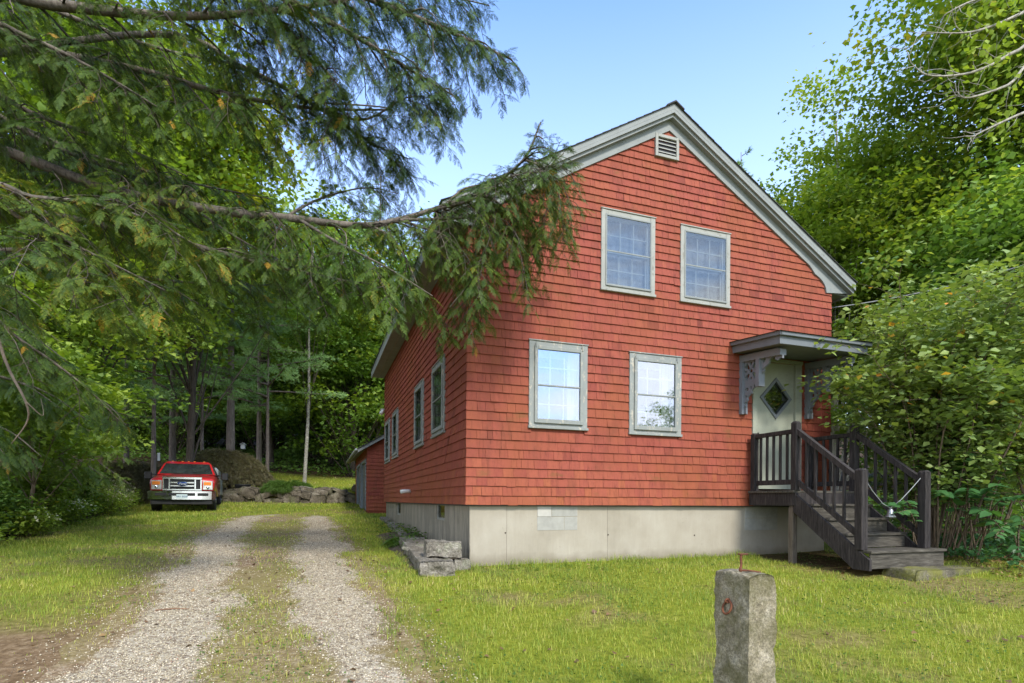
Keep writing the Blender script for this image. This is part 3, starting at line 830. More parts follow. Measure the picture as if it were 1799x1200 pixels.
def rake(sg):
    m = MB()
    tE = -EV if sg < 0 else W + EV
    zu = lambda t: PKZ - abs(t - PKT) * SL
    # flat frieze board with a curved return at the eave
    e = -.40 if sg < 0 else W + .395
    bot = zu(e) - .07
    c = .0 if sg < 0 else W
    q = lambda d: c - sg * d          # d metres inwards from the wall corner
    pts = [(PKT, zu(PKT) + .02), (e, zu(e) + .02), (e, bot), (q(.13), bot - .045), (q(.145), bot + .03), (q(.175), bot + .09), (q(.225), bot + .15), (q(.30), bot + .205), (q(.40), bot + .255), (q(.52), zu(q(.52)) - .232), (PKT, zu(PKT) - .245)]
    m.prism(pts if sg > 0 else pts[::-1], -.045, .0, 'y')
    o = m.build('rake_board', MAT['rake'], house)
    m = MB()
    for (za, zb, y0, y1) in ((-.085, .045, -.13, -.045), (-.035, .075, -OV + .002, -.13)):
        m.prism([(PKT, zu(PKT) + za), (tE + sg * .002, zu(tE) + za), (tE + sg * .002, zu(tE) + zb - .05), (PKT, zu(PKT) + zb - .05)], y0, y1, 'y')
    m.build('crown_moulding', MAT['rake'], house)
for sg in (-1, 1): rake(sg)
# eaves: soffit, fascia and gutter edge, and the dotted vent strip on the drive side
for sg in (-1, 1):
    m = MB(); e = -.40 if sg < 0 else W + .395; w_ = 0 if sg < 0 else W
    zu = PKZ - abs(e - PKT) * SL
    a, b = min(e, w_), max(e, w_)
    m.box(a, b, .002, L + .12, zu - .10, zu - .08)
    m.build('soffit', MAT['rake'], house)
    m = MB(); m.bbox(e - .02, e + .02, -.044, L + .14, zu - .13, zu + .03); m.build('fascia', MAT['rake'], house)
    if sg < 0:
        m = MB(); m.box(-.205, -.195, .1, L, zu - .108, zu - .1)
        for k in range(60): m.box(-.225, -.175, .3 + k * .168, .38 + k * .168, zu - .112, zu - .104)
        m.build('soffit_vent', MAT['casing_white'], house)

# door, canopy, brackets ----------------------------------------
mb = MB()
mb.bbox(DOOR[0], 5.095, -.045, .06, 1.70, 3.93); mb.bbox(5.93, DOOR[1], -.045, .06, 1.70, 3.93); mb.bbox(DOOR[0] - .02, DOOR[1] + .02, -.05, .06, 3.93, 3.99)
mb.build('door_frame', MAT['door'], house)
mb = MB(); dc = (5.52, 3.31); dr = (.325, .34)
# door slab with a diamond opening: four corner pieces around it
X0, X1, Z0, Z1 = 5.10, 5.925, 1.735, 3.925
for q in ([(X0, Z0), (X1, Z0), (X1, dc[1]), (dc[0] + dr[0], dc[1]), (dc[0], dc[1] - dr[1]), (dc[0] - dr[0], dc[1]), (X0, dc[1])],
          [(X0, dc[1]), (dc[0] - dr[0], dc[1]), (dc[0], dc[1] + dr[1]), (dc[0] + dr[0], dc[1]), (X1, dc[1]), (X1, Z1), (X0, Z1)]):
    mb.prism(q, .0, .045, 'y')
mb.box(5.80, 5.806, -.004, .0, Z0, Z1)
door = mb.build('door', MAT['door'], house)
mb = MB()
for (s1, s2) in ((1, 1), (1, -1), (-1, 1), (-1, -1)):
    a = (dc[0] + s1 * (dr[0] + .02), dc[1]); b = (dc[0], dc[1] + s2 * (dr[1] + .02)); a2 = (dc[0] + s1 * (dr[0] - .045), dc[1]); b2 = (dc[0], dc[1] + s2 * (dr[1] - .047))
    mb.prism([a, b, b2, a2], -.025, .0, 'y')
mb.build('diamond_frame', MAT['porch_trim'], door)
mb = MB(); mb.prism([(dc[0] + dr[0], dc[1]), (dc[0], dc[1] + dr[1]), (dc[0] - dr[0], dc[1]), (dc[0], dc[1] - dr[1])], .018, .022, 'y'); mb.build('pane', MAT['glass_side'], door)
mb = MB(); mb.box(5.0, 6.05, .25, .26, 1.8, 3.9); mb.build('backing', MAT['interior'], door)
mb = MB(); mb.tube([(5.15, -.01, 2.66), (5.15, -.05, 2.66), (5.15, -.052, 2.60), (5.15, -.02, 2.59)], .008, 6); mb.box(5.135, 5.165, -.008, 0, 2.58, 2.70); mb.build('handle', MAT['black'], door)
mb = MB(); mb.bbox(4.97, 6.1, -.07, .05, 1.665, 1.70); mb.build('threshold', MAT['tread_wood'], house)

CT0, CT1, CS, CZ = 4.585, 6.38, -1.04, 4.07
can = MB()
can.prism([(CS + .02, CZ - .16), (-.0, CZ - .055), (-.0, CZ - .03), (CS + .02, CZ - .14)], CT0 + .03, CT1 - .03, 'x')
canopy = can.build('door_canopy', MAT['porch_trim'], house)
m = MB()
m.prism([(CS, CZ - .165), (-.0, CZ - .06), (-.0, CZ + .105), (CS, CZ - .0)], CT0, CT0 + .03, 'x'); m.prism([(CS, CZ - .165), (-.0, CZ - .06), (-.0, CZ + .105), (CS, CZ - .0)], CT1 - .03, CT1, 'x')
m.prism([(CS - .05, CZ - .045), (-.0, CZ + .06), (-.0, CZ + .115), (CS - .05, CZ + .01)], CT0 - .045, CT0 - .002, 'x'); m.prism([(CS - .05, CZ - .045), (-.0, CZ + .06), (-.0, CZ + .115), (CS - .05, CZ + .01)], CT1 + .002, CT1 + .045, 'x')
m.bbox(CT0 + .031, CT1 - .031, CS, CS + .03, CZ - .165, CZ - .005); m.bbox(CT0 - .045, CT1 + .045, CS - .05, CS - .002, CZ - .045, CZ + .01)
m.build('fascia', MAT['porch_trim'], canopy)
m = MB()
m.add([(CT0 - .07, CS - .075, CZ + .012), (CT1 + .07, CS - .075, CZ + .012), (CT1 + .07, -.005, CZ + .12), (CT0 - .07, -.005, CZ + .12), (CT0 + .5, -.3, CZ + .22), (CT1 - .5, -.3, CZ + .22), (CT1 - .5, -.005, CZ + .24), (CT0 + .5, -.005, CZ + .24)],
      [(0, 1, 5, 4), (1, 2, 6, 5), (4, 5, 6, 7), (0, 4, 7, 3)])
m.add([(CT0 - .07, CS - .075, CZ + .012), (CT1 + .07, CS - .075, CZ + .012), (CT1 + .07, -.005, CZ + .12), (CT0 - .07, -.005, CZ + .12)], [(3, 2, 1, 0)])
m.build('shingle_cap', MAT['roofing'], canopy)

def bracket(t):
    """scroll sawn bracket, cut on a fine grid: u out from the wall, z up"""
    c = .01; nu, nz = 92, 102; z0 = 2.985
    u = (np.arange(nu) + .5) * c; z = (np.arange(nz) + .5) * c
    U, Z = np.meshgrid(u, z, indexing='ij')
    zt_ = 1.0 - U * .09 - .01
    k = (U < .085) & (Z > .03) & (Z < zt_)                                   # back board
    k |= (Z > zt_ - .11) & (U < .86) & (Z < zt_)                            # top rail
    k |= (U > .80) & (U < .90) & (Z > zt_ - .155) & (Z < zt_ - .02)         # end scroll
    k |= (np.hypot(U - .80, Z - (1.0 - .80 * .09 - .13)) < .055)
    k |= (U > .38) & (U < .46) & (Z > .40) & (Z < zt_)                     # drop post
    k |= (U < .40) & (Z > .46) & (Z < .52)                                   # middle rail
    # pierced flower panel
    pu, pz = .235, .695; rr = np.hypot(U - pu, Z - pz); th = np.arctan2(Z - pz, U - pu)
    pan = (U > .085) & (U < .38) & (Z > .52) & (Z < .89)
    holes_ = (rr < .032) | ((np.abs(np.cos(2 * th + 0.0)) < .55) & (rr > .055) & (rr < .17)) | ((np.abs(np.sin(2 * th)) < .36) & (rr > .10) & (rr < .150))
    k |= pan & ~holes_
    # stepped scrolls outside the post and below the panel
    ed = .40 + .40 * np.clip((Z - .44) / .46, 0, 1) ** 1.6 + .022 * np.sin(Z * 62)
    h2 = (np.hypot(U - .52, Z - .80) < .035) | (np.hypot(U - .60, Z - .85) < .022) | (np.hypot(U - .50, Z - .66) < .02)
    k |= (U > .46) & (U < ed) & (Z > .42) & (Z < .90) & ~h2
    ed = .085 + .30 * np.clip((Z - .12) / .34, 0, 1) ** 1.5 + .022 * np.sin(Z * 60 + 1)
    h3 = (np.hypot(U - .15, Z - .40) < .035) | (np.hypot(U - .24, Z - .42) < .025) | (np.hypot(U - .13, Z - .29) < .02) | (np.hypot(U - .32, Z - .43) < .018)
    k |= (U > .08) & (U < ed) & (Z > .14) & (Z < .47) & ~h3
    k |= (U < .13) & (Z < .10) | (U < .12) & (Z > .12) & (Z < .15)
    m = MB()
    T0, T1 = t - .045, t + .045
    thick = lambda i, j: (t - .06, t + .06) if (u[i] < .085 or z[j] > 1.0 - u[i] * .09 - .12 or .38 < u[i] < .46) else (t - .016, t + .016)
    vid = {}
    for i in range(nu):
        for j in range(nz):
            if not k[i, j]: continue
            a, b = thick(i, j); y0, y1 = -(i * c), -((i + 1) * c); za, zb = z0 + j * c, z0 + (j + 1) * c
            m.add([(a, y0, za), (a, y1, za), (a, y1, zb), (a, y0, zb), (b, y0, za), (b, y1, za), (b, y1, zb), (b, y0, zb)],
                  [(0, 1, 2, 3), (7, 6, 5, 4)] + ([(0, 4, 5, 1)] if j == 0 or not k[i, j - 1] or thick(i, j - 1) != (a, b) else []) + ([(3, 2, 6, 7)] if j == nz - 1 or not k[i, j + 1] or thick(i, j + 1) != (a, b) else [])
                  + ([(0, 3, 7, 4)] if i == 0 or not k[i - 1, j] or thick(i - 1, j) != (a, b) else []) + ([(1, 5, 6, 2)] if i == nu - 1 or not k[i + 1, j] or thick(i + 1, j) != (a, b) else []))
    m.build('scroll_bracket', MAT['bracket'], house)
m_trim('bracket', (.19, .205, .225, 1), (.25, .27, .29, 1), .70)
bracket(4.79); bracket(6.22)

# small fittings
mb = MB(); mb.tube([(.0, 5.0, 1.70), (-.16, 5.0, 1.70), (-.24, 4.98, 1.685)], .045, 10); mb.build('dryer_vent', MAT['white_plastic'], house)
mb = MB(); mb.lathe([(.05, 0), (.05, .02)], Matrix.Translation((-.1, L - .1, 4.35)), 10)
for sx in (-1, 1):
    M = Matrix.Translation((-.1, L - .1 + sx * .09, 4.27)) @ Matrix.Rotation(R(35), 4, 'Y') @ Matrix.Rotation(sx * R(-20), 4, 'X')
    mb.lathe([(.02, .08), (.04, .05), (.055, 0), (.062, -.06), (.06, -.062)], M, 10)
mb.tube([(0, L - .1, 4.36), (-.1, L - .1, 4.36)], .02, 6)
mb.build('floodlight', MAT['white_plastic'], house)
mb = MB(); mb.tube([(W + .03, .3, 5.05), (W + .05, .28, 4.9), (W + .08, .25, 4.7), (W + .04, .25, 4.45), (W + .04, .25, 1.6)], .012, 5); mb.box(W + .02, W + .1, .2, .3, 4.3, 4.5); mb.build('service_conduit', MAT['white_plastic'], house)

# ------------------------------------------------------------ entry stairs
st = empty('entry_stairs', H2W(5.55, -1.1, .65), HANG, 'dark weathered wooden porch stairs with railings leading up to the pale door', 'stairs')
inv = Matrix.Translation((-5.55, 1.1, -.65))
def sb(mb, name, mat): 
    mb.v = [tuple(inv @ Vector(p)) for p in mb.v]
    return mb.build(name, MAT[mat], st)
SX0, SX1 = 4.95, 6.16
m = MB()
for k in range(9):   # landing boards run along the house
    y1 = -.075 - k * .1065
    m.bbox(SX0 - .08, SX1 + .06, y1 - .103, y1, 1.652, 1.69, .004, random.random())
sb(m, 'landing', 'tread_wood')
m = MB(); m.bbox(SX0 - .05, SX0 - .01, -1.0, -.07, 1.45, 1.650); m.bbox(SX1 - .01, SX1 + .03, -1.0, -.07, 1.45, 1.650); m.bbox(SX0 - .05, SX1 + .03, -1.045, -1.002, 1.45, 1.650)
sb(m, 'landing_skirt', 'stair_wood')
steps = [(-1.30, 1.485), (-1.57, 1.28), (-1.84, 1.075), (-2.24, .865)]
for i, (s, z) in enumerate(steps):
    last = i == 3
    a, b = (SX0 - .02, SX1 + .22) if last else (SX0 + .0, SX1 - .0)
    back = s + (.38 if last else .29)
    m = MB(); m.bbox(a - .0, b + .0, s - .03, back, z - .038, z, .006); sb(m, 'tread', 'tread_wood')
    m = MB(); m.bbox(a + .02, b - .02, s + .0, s + .022, z - (.245 if last else .205), z - .0385, .003); sb(m, 'riser', 'tread_wood')
m = MB(); m.bbox(SX0 + .02, SX1 - .02, -1.05, -1.046, 1.46, 1.649, .001)
for x0, x1 in ((SX0 - .045, SX0 - .003), (SX1 + .003, SX1 + .045)):
    m = MB(); m.prism([(-1.0, 1.62), (-1.0, 1.36), (-2.02, .60), (-2.26 if x0 < 5.5 else -2.18, .60), (-2.26 if x0 < 5.5 else -2.18, .74), (-1.05, 1.62)], x0, x1, 'x'); sb(m, 'stringer', 'stair_wood')
# posts with chamfered tops and a groove
def post(x, y, z0, z1, w=.095, mat='stair_wood', name='post'):
    m = MB(); h = w / 2
    for dx in (-1, 1):
        m.bbox(x + (0.004 if dx > 0 else -h), x + (h if dx > 0 else -.004), y - h, y + h, z0, z1 - .03, .006)
    m.box(x - h + .008, x + h - .008, y - h + .006, y + h - .006, z0, z1 - .035)
    m.add([(x - h, y - h, z1 - .0305), (x + h, y - h, z1 - .0305), (x + h, y + h, z1 - .0305), (x - h, y + h, z1 - .0305), (x - h * .6, y - h * .6, z1), (x + h * .6, y - h * .6, z1), (x + h * .6, y + h * .6, z1), (x - h * .6, y + h * .6, z1)],
          [(0, 1, 5, 4), (1, 2, 6, 5), (2, 3, 7, 6), (3, 0, 4, 7), (4, 5, 6, 7), (3, 2, 1, 0)])
    sb(m, name, mat)
post(SX0, -.14, 1.69, 2.66); post(SX0, -1.0, 1.69, 2.75, .105); post(SX1, -.14, 1.69, 2.66); post(SX1, -1.0, 1.69, 2.75, .105)
post(SX0, -2.10, .866, 1.97, .115); post(SX1, -2.10, .866, 1.97, .115)
post(SX0 + .02, -.93, .45, 1.449, .09, 'post_wood', 'support_post'); post(SX1 - .02, -.93, .45, 1.449, .09, 'post_wood', 'support_post')
for x in (SX0, SX1):
    m = MB(); m.bbox(x - .035, x + .035, -.95, -.19, 2.57, 2.635); sb(m, 'handrail', 'stair_wood')
    m = MB(); m.bbox(x - .02, x + .02, -.95, -.19, 1.78, 1.86); sb(m, 'bottom_rail', 'stair_wood')
    for k in range(5):
        y = -.28 - k * .138; m = MB(); m.bbox(x - .018, x + .018, y - .018, y + .018, 1.86, 2.57); sb(m, 'baluster', 'stair_wood')
    z_ = lambda s, a: a + (s + 1.05) * .745
    m = MB(); m.prism([(-1.05, 2.54), (-2.05, z_(-2.05, 2.54)), (-2.05, z_(-2.05, 2.63)), (-1.05, 2.63)], x - .036, x + .036, 'x'); sb(m, 'handrail', 'stair_wood')
    m = MB(); m.prism([(-1.05, 1.77), (-2.045, z_(-2.045, 1.77)), (-2.045, z_(-2.045, 1.86)), (-1.05, 1.86)], x - .02, x + .02, 'x'); sb(m, 'bottom_rail', 'stair_wood')
    for k in range(5):
        y = -1.20 - k * .16; m = MB(); m.bbox(x - .018, x + .018, y - .018, y + .018, z_(y, 1.82), z_(y, 2.58)); sb(m, 'baluster', 'stair_wood')
# rope and bell
def along(a, b, sag, n=12): return [Vector(a).lerp(Vector(b), i / n) - Vector((0, 0, sag * 4 * (i / n) * (1 - i / n))) for i in range(n + 1)]
pa, pb = H2W(SX0 + .06, -2.09, 1.85), H2W(SX1 - .06, -2.09, 1.86)
pm = H2W(SX0 + .56, -2.09, 1.43)
m = MB(); m.tube([pa, pa.lerp(pm, .3) - Vector((0, 0, .05)), pa.lerp(pm, .7) - Vector((0, 0, .06)), pm], .006, 5); m.tube([pm, pm.lerp(pb, .35) - Vector((0, 0, .03)), pm.lerp(pb, .7) - Vector((0, 0, .02)), pb], .006, 5)
m.tube([pa, pa + Vector((-.02, -.02, -.06)), pa + Vector((.03, -.03, -.1))], .006, 5)
prep(m.build('rope', MAT['sash_grey']), 'thin pale rope strung across the stairs between the two lowest posts', 'rope')
m = MB(); m.lathe([(.012, .035), (.03, .02), (.036, 0), (.045, -.05), (.072, -.085), (.07, -.088)], Matrix.Translation(pm + Vector((0, 0, -.035))), 14); m.lathe([(.014, 0), (.012, -.03)], Matrix.Translation(pm + Vector((0, 0, -.11))), 8)
prep(m.build('hand_bell', MAT['cushion_bell']), 'small grey metal bell hanging from the rope over the stairs', 'bell')
def loft(m, rings, tint=.5, caps=True, sm=True, closed=True):
    n = len(rings[0]); vs = [Vector(p) for r in rings for p in r]; fs = []
    for i in range(len(rings) - 1):
        for k in range(n if closed else n - 1): fs.append((i * n + k, i * n + (k + 1) % n, (i + 1) * n + (k + 1) % n, (i + 1) * n + k))
    if caps: fs += [tuple(range(n - 1, -1, -1)), tuple(range((len(rings) - 1) * n, len(rings) * n))]
    m.add(vs, fs, tint, sm)

# ------------------------------------------------------------ garage
gp = at(645, 895, 20.0); gz = H(gp.x, gp.y) - .05
gar = empty('garage', (gp.x, gp.y, 0), HANG, 'low red garage with grey doors behind the far end of the house', 'garage')
G0, GE, GL, GW = 1.12, 3.36, 6.4, 6.0
mb = MB()
wall_core(mb, 0, GW, .9, GE, [], fp); mb.add([(0, 0, GE), (GW, 0, GE), (GW / 2, 0, GE + GW / 2 * .6)], [(0, 1, 2)], .3)
shingles(mb, lambda z: (-.015 + max(0, (z - GE) / .6), GW), G0 - .01, GE + 1.6, [], fp, 0, 21)
mb.build('front_wall', MAT['siding'], gar)
GD = [(.35, 2.75, G0, 3.0), (3.15, 5.35, G0, 3.0)]
mb = MB(); wall_core(mb, 0, GL, .9, GE, GD, lp); shingles(mb, lambda z: (-.015, GL), G0 - .01, GE - .05, GD, lp, 0, 22)
mb.add([(GW, 0, .9), (GW, GL, .9), (GW, GL, GE), (GW, 0, GE)], [(0, 1, 2, 3)]); mb.add([(0, GL, .9), (GW, GL, .9), (GW, GL, GE), (GW / 2, GL, GE + 1.8), (0, GL, GE)], [(0, 1, 2, 3, 4)])
mb.build('side_wall', MAT['siding'], gar)
for a, b, c, d in GD:
    mb = MB(); mb.bbox(-.04, .08, a, a + .1, c, d); mb.bbox(-.04, .08, b - .1, b, c, d); mb.bbox(-.035, .08, a + .1, b - .1, d - .1, d)
    f = mb.build('door_frame', MAT['garage_door'], gar)
    mb = MB()
    for k in range(4): mb.bbox(.05, .09, a + .1, b - .1, c + .02 + k * .44, c + .45 + k * .44, .012)
    mb.build('garage_door', MAT['shed_door'], gar)
mb = MB(); mb.prism([(-.35, GE - .19), (GW / 2, GE + GW / 2 * .6 + .02), (GW / 2, GE + GW / 2 * .6 + .13), (-.35, GE - .08)], -.22, GL + .2, 'y'); mb.prism([(GW + .35, GE - .19), (GW / 2, GE + GW / 2 * .6 + .02), (GW / 2, GE + GW / 2 * .6 + .13), (GW + .35, GE - .08)], -.22, GL + .2, 'y')
mb.build('roof', MAT['rake'], gar)
mb = MB(); mb.prism([(-.38, GE - .085), (GW / 2, GE + GW / 2 * .6 + .132), (GW / 2, GE + GW / 2 * .6 + .15), (-.38, GE - .06)], -.25, GL + .2, 'y'); mb.build('roof_shingles', MAT['roofing'], gar)
mb = MB(); mb.tube([(-.40, -.24, GE - .10), (-.40, GL + .2, GE - .12)], .055, 8); mb.build('gutter', MAT['rake'], gar)

# ------------------------------------------------------------ truck
tp = at(320, 900, 20.0)
truck = empty('pickup_truck', (tp.x, tp.y, H(tp.x, tp.y) + .02), R(25.0), 'red pickup truck with chrome grille parked at the head of the gravel drive', 'truck')
truck.scale = (1.03, 1.03, 1.03)
def ring(y, hw, z0, z1, crown=.03, shoulder=.08, tw=None):
    tw = tw or hw - shoulder
    return [(-hw, y, z0), (-hw - .01, y, (z0 + z1) / 2), (-hw, y, z1 - shoulder), (-tw, y, z1 - .015), (-tw * .5, y, z1 + crown * .7), (0, y, z1 + crown), (tw * .5, y, z1 + crown * .7), (tw, y, z1 - .015), (hw, y, z1 - shoulder), (hw + .01, y, (z0 + z1) / 2), (hw, y, z0)]
m = MB(); loft(m, [ring(.10, .93, .74, 1.10, .04), ring(.16, .97, .74, 1.16, .045), ring(.5, .99, .74, 1.22, .05), ring(1.0, 1.0, .74, 1.29, .05), ring(1.42, 1.0, .55, 1.335, .04), ring(3.45, 1.0, .55, 1.33, .0)])
m.build('body', MAT['truck_red'], truck)
m = MB()
base = [(-.93, 1.40, 1.345), (.93, 1.40, 1.345), (.96, 3.4, 1.31), (-.96, 3.4, 1.31)]
top = [(-.75, 1.95, 1.825), (.75, 1.95, 1.825), (.77, 3.2, 1.825), (-.77, 3.2, 1.825)]
loft(m, [base, [((b[0] * .12 + t[0] * .88) * 1.0, b[1] * .12 + t[1] * .88, b[2] * .12 + t[2] * .88) for b, t in zip(base, top)], [(t[0] * .9, t[1] + (.12 if t[1] < 2.5 else -.1), t[2] + .035) for t in top]], sm=False)
m.build('cab', MAT['truck_red'], truck)
def panel(name, pts, off, mat, th=.01):
    m = MB(); P = [Vector(p) for p in pts]; n = (P[1] - P[0]).cross(P[2] - P[0]).normalized()
    if n.dot(Vector(off)) < 0: n = -n
    a = [p + n * .004 for p in P]; b = [p + n * (.004 + th) for p in P]; k = len(P)
    m.add(a + b, [tuple(range(k)), tuple(range(2 * k - 1, k - 1, -1))] + [(i, i + k, (i + 1) % k + k, (i + 1) % k) for i in range(k)]); return m.build(name, MAT[mat], truck)
def lerp3(a, b, t): return tuple(a[i] + (b[i] - a[i]) * t for i in range(3))
bl, br, tl, tr = base[0], base[1], top[0], top[1]
pt = lambda u, v: lerp3(lerp3(bl, br, u), lerp3(tl, tr, u), v)
panel('windshield', [pt(.035, .04), pt(.965, .04), pt(.96, .87), pt(.04, .87)], (0, -1, 1), 'glass_car')
m = MB(); m.box(-.8, .8, 1.75, 3.2, 1.2, 1.25); m.bbox(-.62, -.22, 2.3, 2.5, 1.1, 1.62, .05); m.bbox(.22, .62, 2.3, 2.5, 1.1, 1.62, .05); m.build('seat', MAT['interior'], truck)
panel('side_window', [(.935, 1.95, 1.34), (.95, 3.2, 1.34), (.79, 3.05, 1.74), (.79, 2.15, 1.74)], (1, 0, 0), 'black'); panel('side_window', [(-.935, 1.95, 1.34), (-.95, 3.2, 1.34), (-.79, 3.05, 1.74), (-.79, 2.15, 1.74)], (-1, 0, 0), 'black')
m = MB(); m.bbox(-1.0, 1.0, 3.5, 6.1, .62, 1.30, .02); m.bbox(-.93, .93, 3.55, 6.05, 1.302, 1.74, .08); m.build('rear_body', MAT['truck_silver'], truck)
m = MB(); m.bbox(-.62, .62, .5, 6.0, .42, .60); m.bbox(-.86, .86, .9, 1.5, .36, .44); m.bbox(-.8, .8, 4.4, 5.0, .36, .44); m.build('chassis', MAT['black'], truck)
# grille
m = MB()
m.bbox(-.60, .60, .03, .12, 1.13, 1.22, .012); m.bbox(-.60, .60, .03, .12, .74, .80, .012)
for x in (-.60, -.42, .36, .54): m.bbox(x, x + .055, .035, .12, .80, 1.13, .008)
for z in (.875, .99): m.bbox(-.365, .36, .02, .11, z, z + .055, .012)
gr = m.build('grille', MAT['chrome'], truck)
m = MB(); m.box(-.59, .59, .08, .11, .76, 1.2)
m.build('mesh', MAT['black'], gr)
m = MB(); m.lathe([(.085, 0), (.09, .012), (.06, .022)], Matrix.Translation((0, .015, .975)) @ Matrix.Scale(1.9, 4, (1, 0, 0)) @ Matrix.Rotation(R(90), 4, 'X'), 20)
m.build('badge', MAT['chrome'], gr)
m = MB(); m.lathe([(.072, 0), (.074, .006)], Matrix.Translation((0, -.0075, .975)) @ Matrix.Scale(1.95, 4, (1, 0, 0)) @ Matrix.Rotation(R(90), 4, 'X'), 20)
m.build('badge_field', MAT['badge_blue'], gr)
def text(body, size, mat, parent, loc, rot=(PI / 2, 0, 0), name='lettering', shear=0, ext_=.002):
    c = bpy.data.curves.new(name, 'FONT'); c.body = body; c.size = size; c.align_x = 'CENTER'; c.align_y = 'CENTER'; c.extrude = ext_; c.shear = shear
    o = bpy.data.objects.new(name, c); COL.objects.link(o)
    dg = bpy.context.evaluated_depsgraph_get(); me = bpy.data.meshes.new_from_object(o.evaluated_get(dg)); bpy.data.objects.remove(o)
    me.materials.clear(); o = link(name, me, mat, parent, loc); o.rotation_euler = rot; return o
text('Ford', .11, MAT['chrome'], gr, (0, -.017, .975), shear=.4)
# headlights
for s in (-1, 1):
    a, b = (s * .62, s * .93) if s > 0 else (s * .93, s * .62)
    m = MB(); m.bbox(a, b, .05, .14, .77, 1.09, .02); h = m.build('headlight', MAT['lamp_glass'], truck)
    m = MB(); m.bbox(a + .03, b - .05, .038, .06, .93, 1.05, .01); m.build('turn_signal', MAT['amber'], h)
    m = MB(); m.lathe([(.055, 0), (.05, .01), (.02, .02)], Matrix.Translation(((a + b) / 2, .049, .85)) @ Matrix.Rotation(R(90), 4, 'X'), 14); m.build('lamp', MAT['chrome'], h)
m = MB()
loft(m, [[(x, -.10 + .10 * (abs(x) / 1.02) ** 3, z) if k < 3 else (x, .06 + .06 * (abs(x) / 1.02) ** 3, z) for k, z in enumerate((.43, .58, .72, .70, .45))] for x in (-1.02, -.9, -.6, -.3, 0, .3, .6, .9, 1.02)], sm=False)
bp = m.build('bumper', MAT['chrome'], truck)
m = MB()
for a, b in ((-.80, -.47), (-.40, .40), (.47, .80)): m.bbox(a, b, -.112, .02, .555, .655, .01)
m.build('bumper_slot', MAT['black'], bp)
m = MB(); m.bbox(-.165, .165, -.128, -.114, .46, .61, .004); pl = m.build('licence_plate', MAT['plate'], bp)
text('AR1 8058', .085, MAT['badge_blue'], pl, (0, -.131, .53))
m = MB(); m.bbox(-.93, .93, .02, .10, .25, .425, .02); m.bbox(-.45, -.28, .0, .05, .26, .36); m.bbox(.28, .45, .0, .05, .26, .36); m.build('air_dam', MAT['black'], truck)
def wheel(x, y):
    M = Matrix.Translation((x, y, .40)) @ Matrix.Rotation(R(90), 4, 'Y')
    m = MB(); m.lathe([(.24, -.13), (.36, -.135), (.40, -.10), (.405, 0), (.40, .10), (.36, .135), (.24, .13)], M, 24); w = m.build('wheel', MAT['tyre'], truck)
    m = MB(); m.lathe([(.235, -.115), (.235, .115)], M, 20); m.lathe([(.06, -.14), (.08, .14)], M, 12); m.build('rim', MAT['grey_metal'], w)
for x in (-.86, .86):
    for y in (.85, 4.7): wheel(x, y)
for s in (-1, 1):
    m = MB(); m.tube([(s * .95, 1.75, 1.33), (s * 1.18, 1.70, 1.36)], .025, 6); m.tube([(s * .95, 1.75, 1.24), (s * 1.18, 1.70, 1.24)], .02, 6)
    m.bbox(min(s * 1.13, s * 1.36), max(s * 1.13, s * 1.36), 1.62, 1.74, 1.16, 1.44, .03); m.build('mirror', MAT['black'], truck)
for x in (-.52, -.2, 0, .2, .52):
    m = MB(); m.lathe([(.045, 0), (.035, .025), (.01, .035)], Matrix.Translation((x, 2.12, 1.855)), 10); m.build('roof_light', MAT['amber'], truck)
m = MB(); m.tube([(-.45, 1.47, 1.36), (-.1, 1.50, 1.40)], .008, 4); m.tube([(.1, 1.47, 1.36), (.45, 1.50, 1.40)], .008, 4); m.build('wiper', MAT['black'], truck)

# ------------------------------------------------------------ rocks
def rock_mesh(dims, seed, sub=10, rough=.12, round_=.25, flat_top=False):
    """a rough quarried block: displaced subdivided box"""
    V = []; idx = {}; Fc = []
    def vid(p):
        k = tuple(round(c, 5) for c in p)
        if k not in idx: idx[k] = len(V); V.append(p)
        return idx[k]
    n = sub
    for ax in range(3):
        u, v = [a for a in range(3) if a != ax]
        for sg in (-1, 1):
            for i in range(n):
                for j in range(n):
                    q = []
                    for a, b in ((0, 0), (1, 0), (1, 1), (0, 1)):
                        p = [0, 0, 0]; p[ax] = sg; p[u] = -1 + 2 * (i + a) / n; p[v] = -1 + 2 * (j + b) / n; q.append(vid(tuple(p)))
                    Fc.append(q if sg > 0 else q[::-1])
    V = np.array(V, float); L = np.linalg.norm(V, axis=1, keepdims=True)
    S = V / L * 1.25
    k = np.abs(V); corner = np.clip((k.sum(1, keepdims=True) - k.max(1, keepdims=True) - .9) / 1.1, 0, 1)
    V = V * (1 - round_ * corner) + S * round_ * corner
    d = np.array(dims) / 2; P = V * d
    N = V / np.linalg.norm(V, axis=1, keepdims=True)
    m = min(dims); f = 1.6 / m
    n1 = fbm(P[:, 0] * f, P[:, 1] * f, P[:, 2] * f, seed, 3); n2 = fbm(P[:, 0] * f * 4, P[:, 1] * f * 4, P[:, 2] * f * 4, seed + 5, 3)
    P = P + N * ((n1 * rough + n2 * rough * .45) * m)[:, None]
    return P, np.array(Fc)
def rock(name, dims, seed, mat, loc, rz=0, tilt=(0, 0), parent=None, **kw):
    P, Fc = rock_mesh(dims, seed, **kw)
    o = link(name, npmesh(name, P, Fc, None, True), MAT[mat], parent, loc); o.rotation_euler = (tilt[0], tilt[1], rz); return o

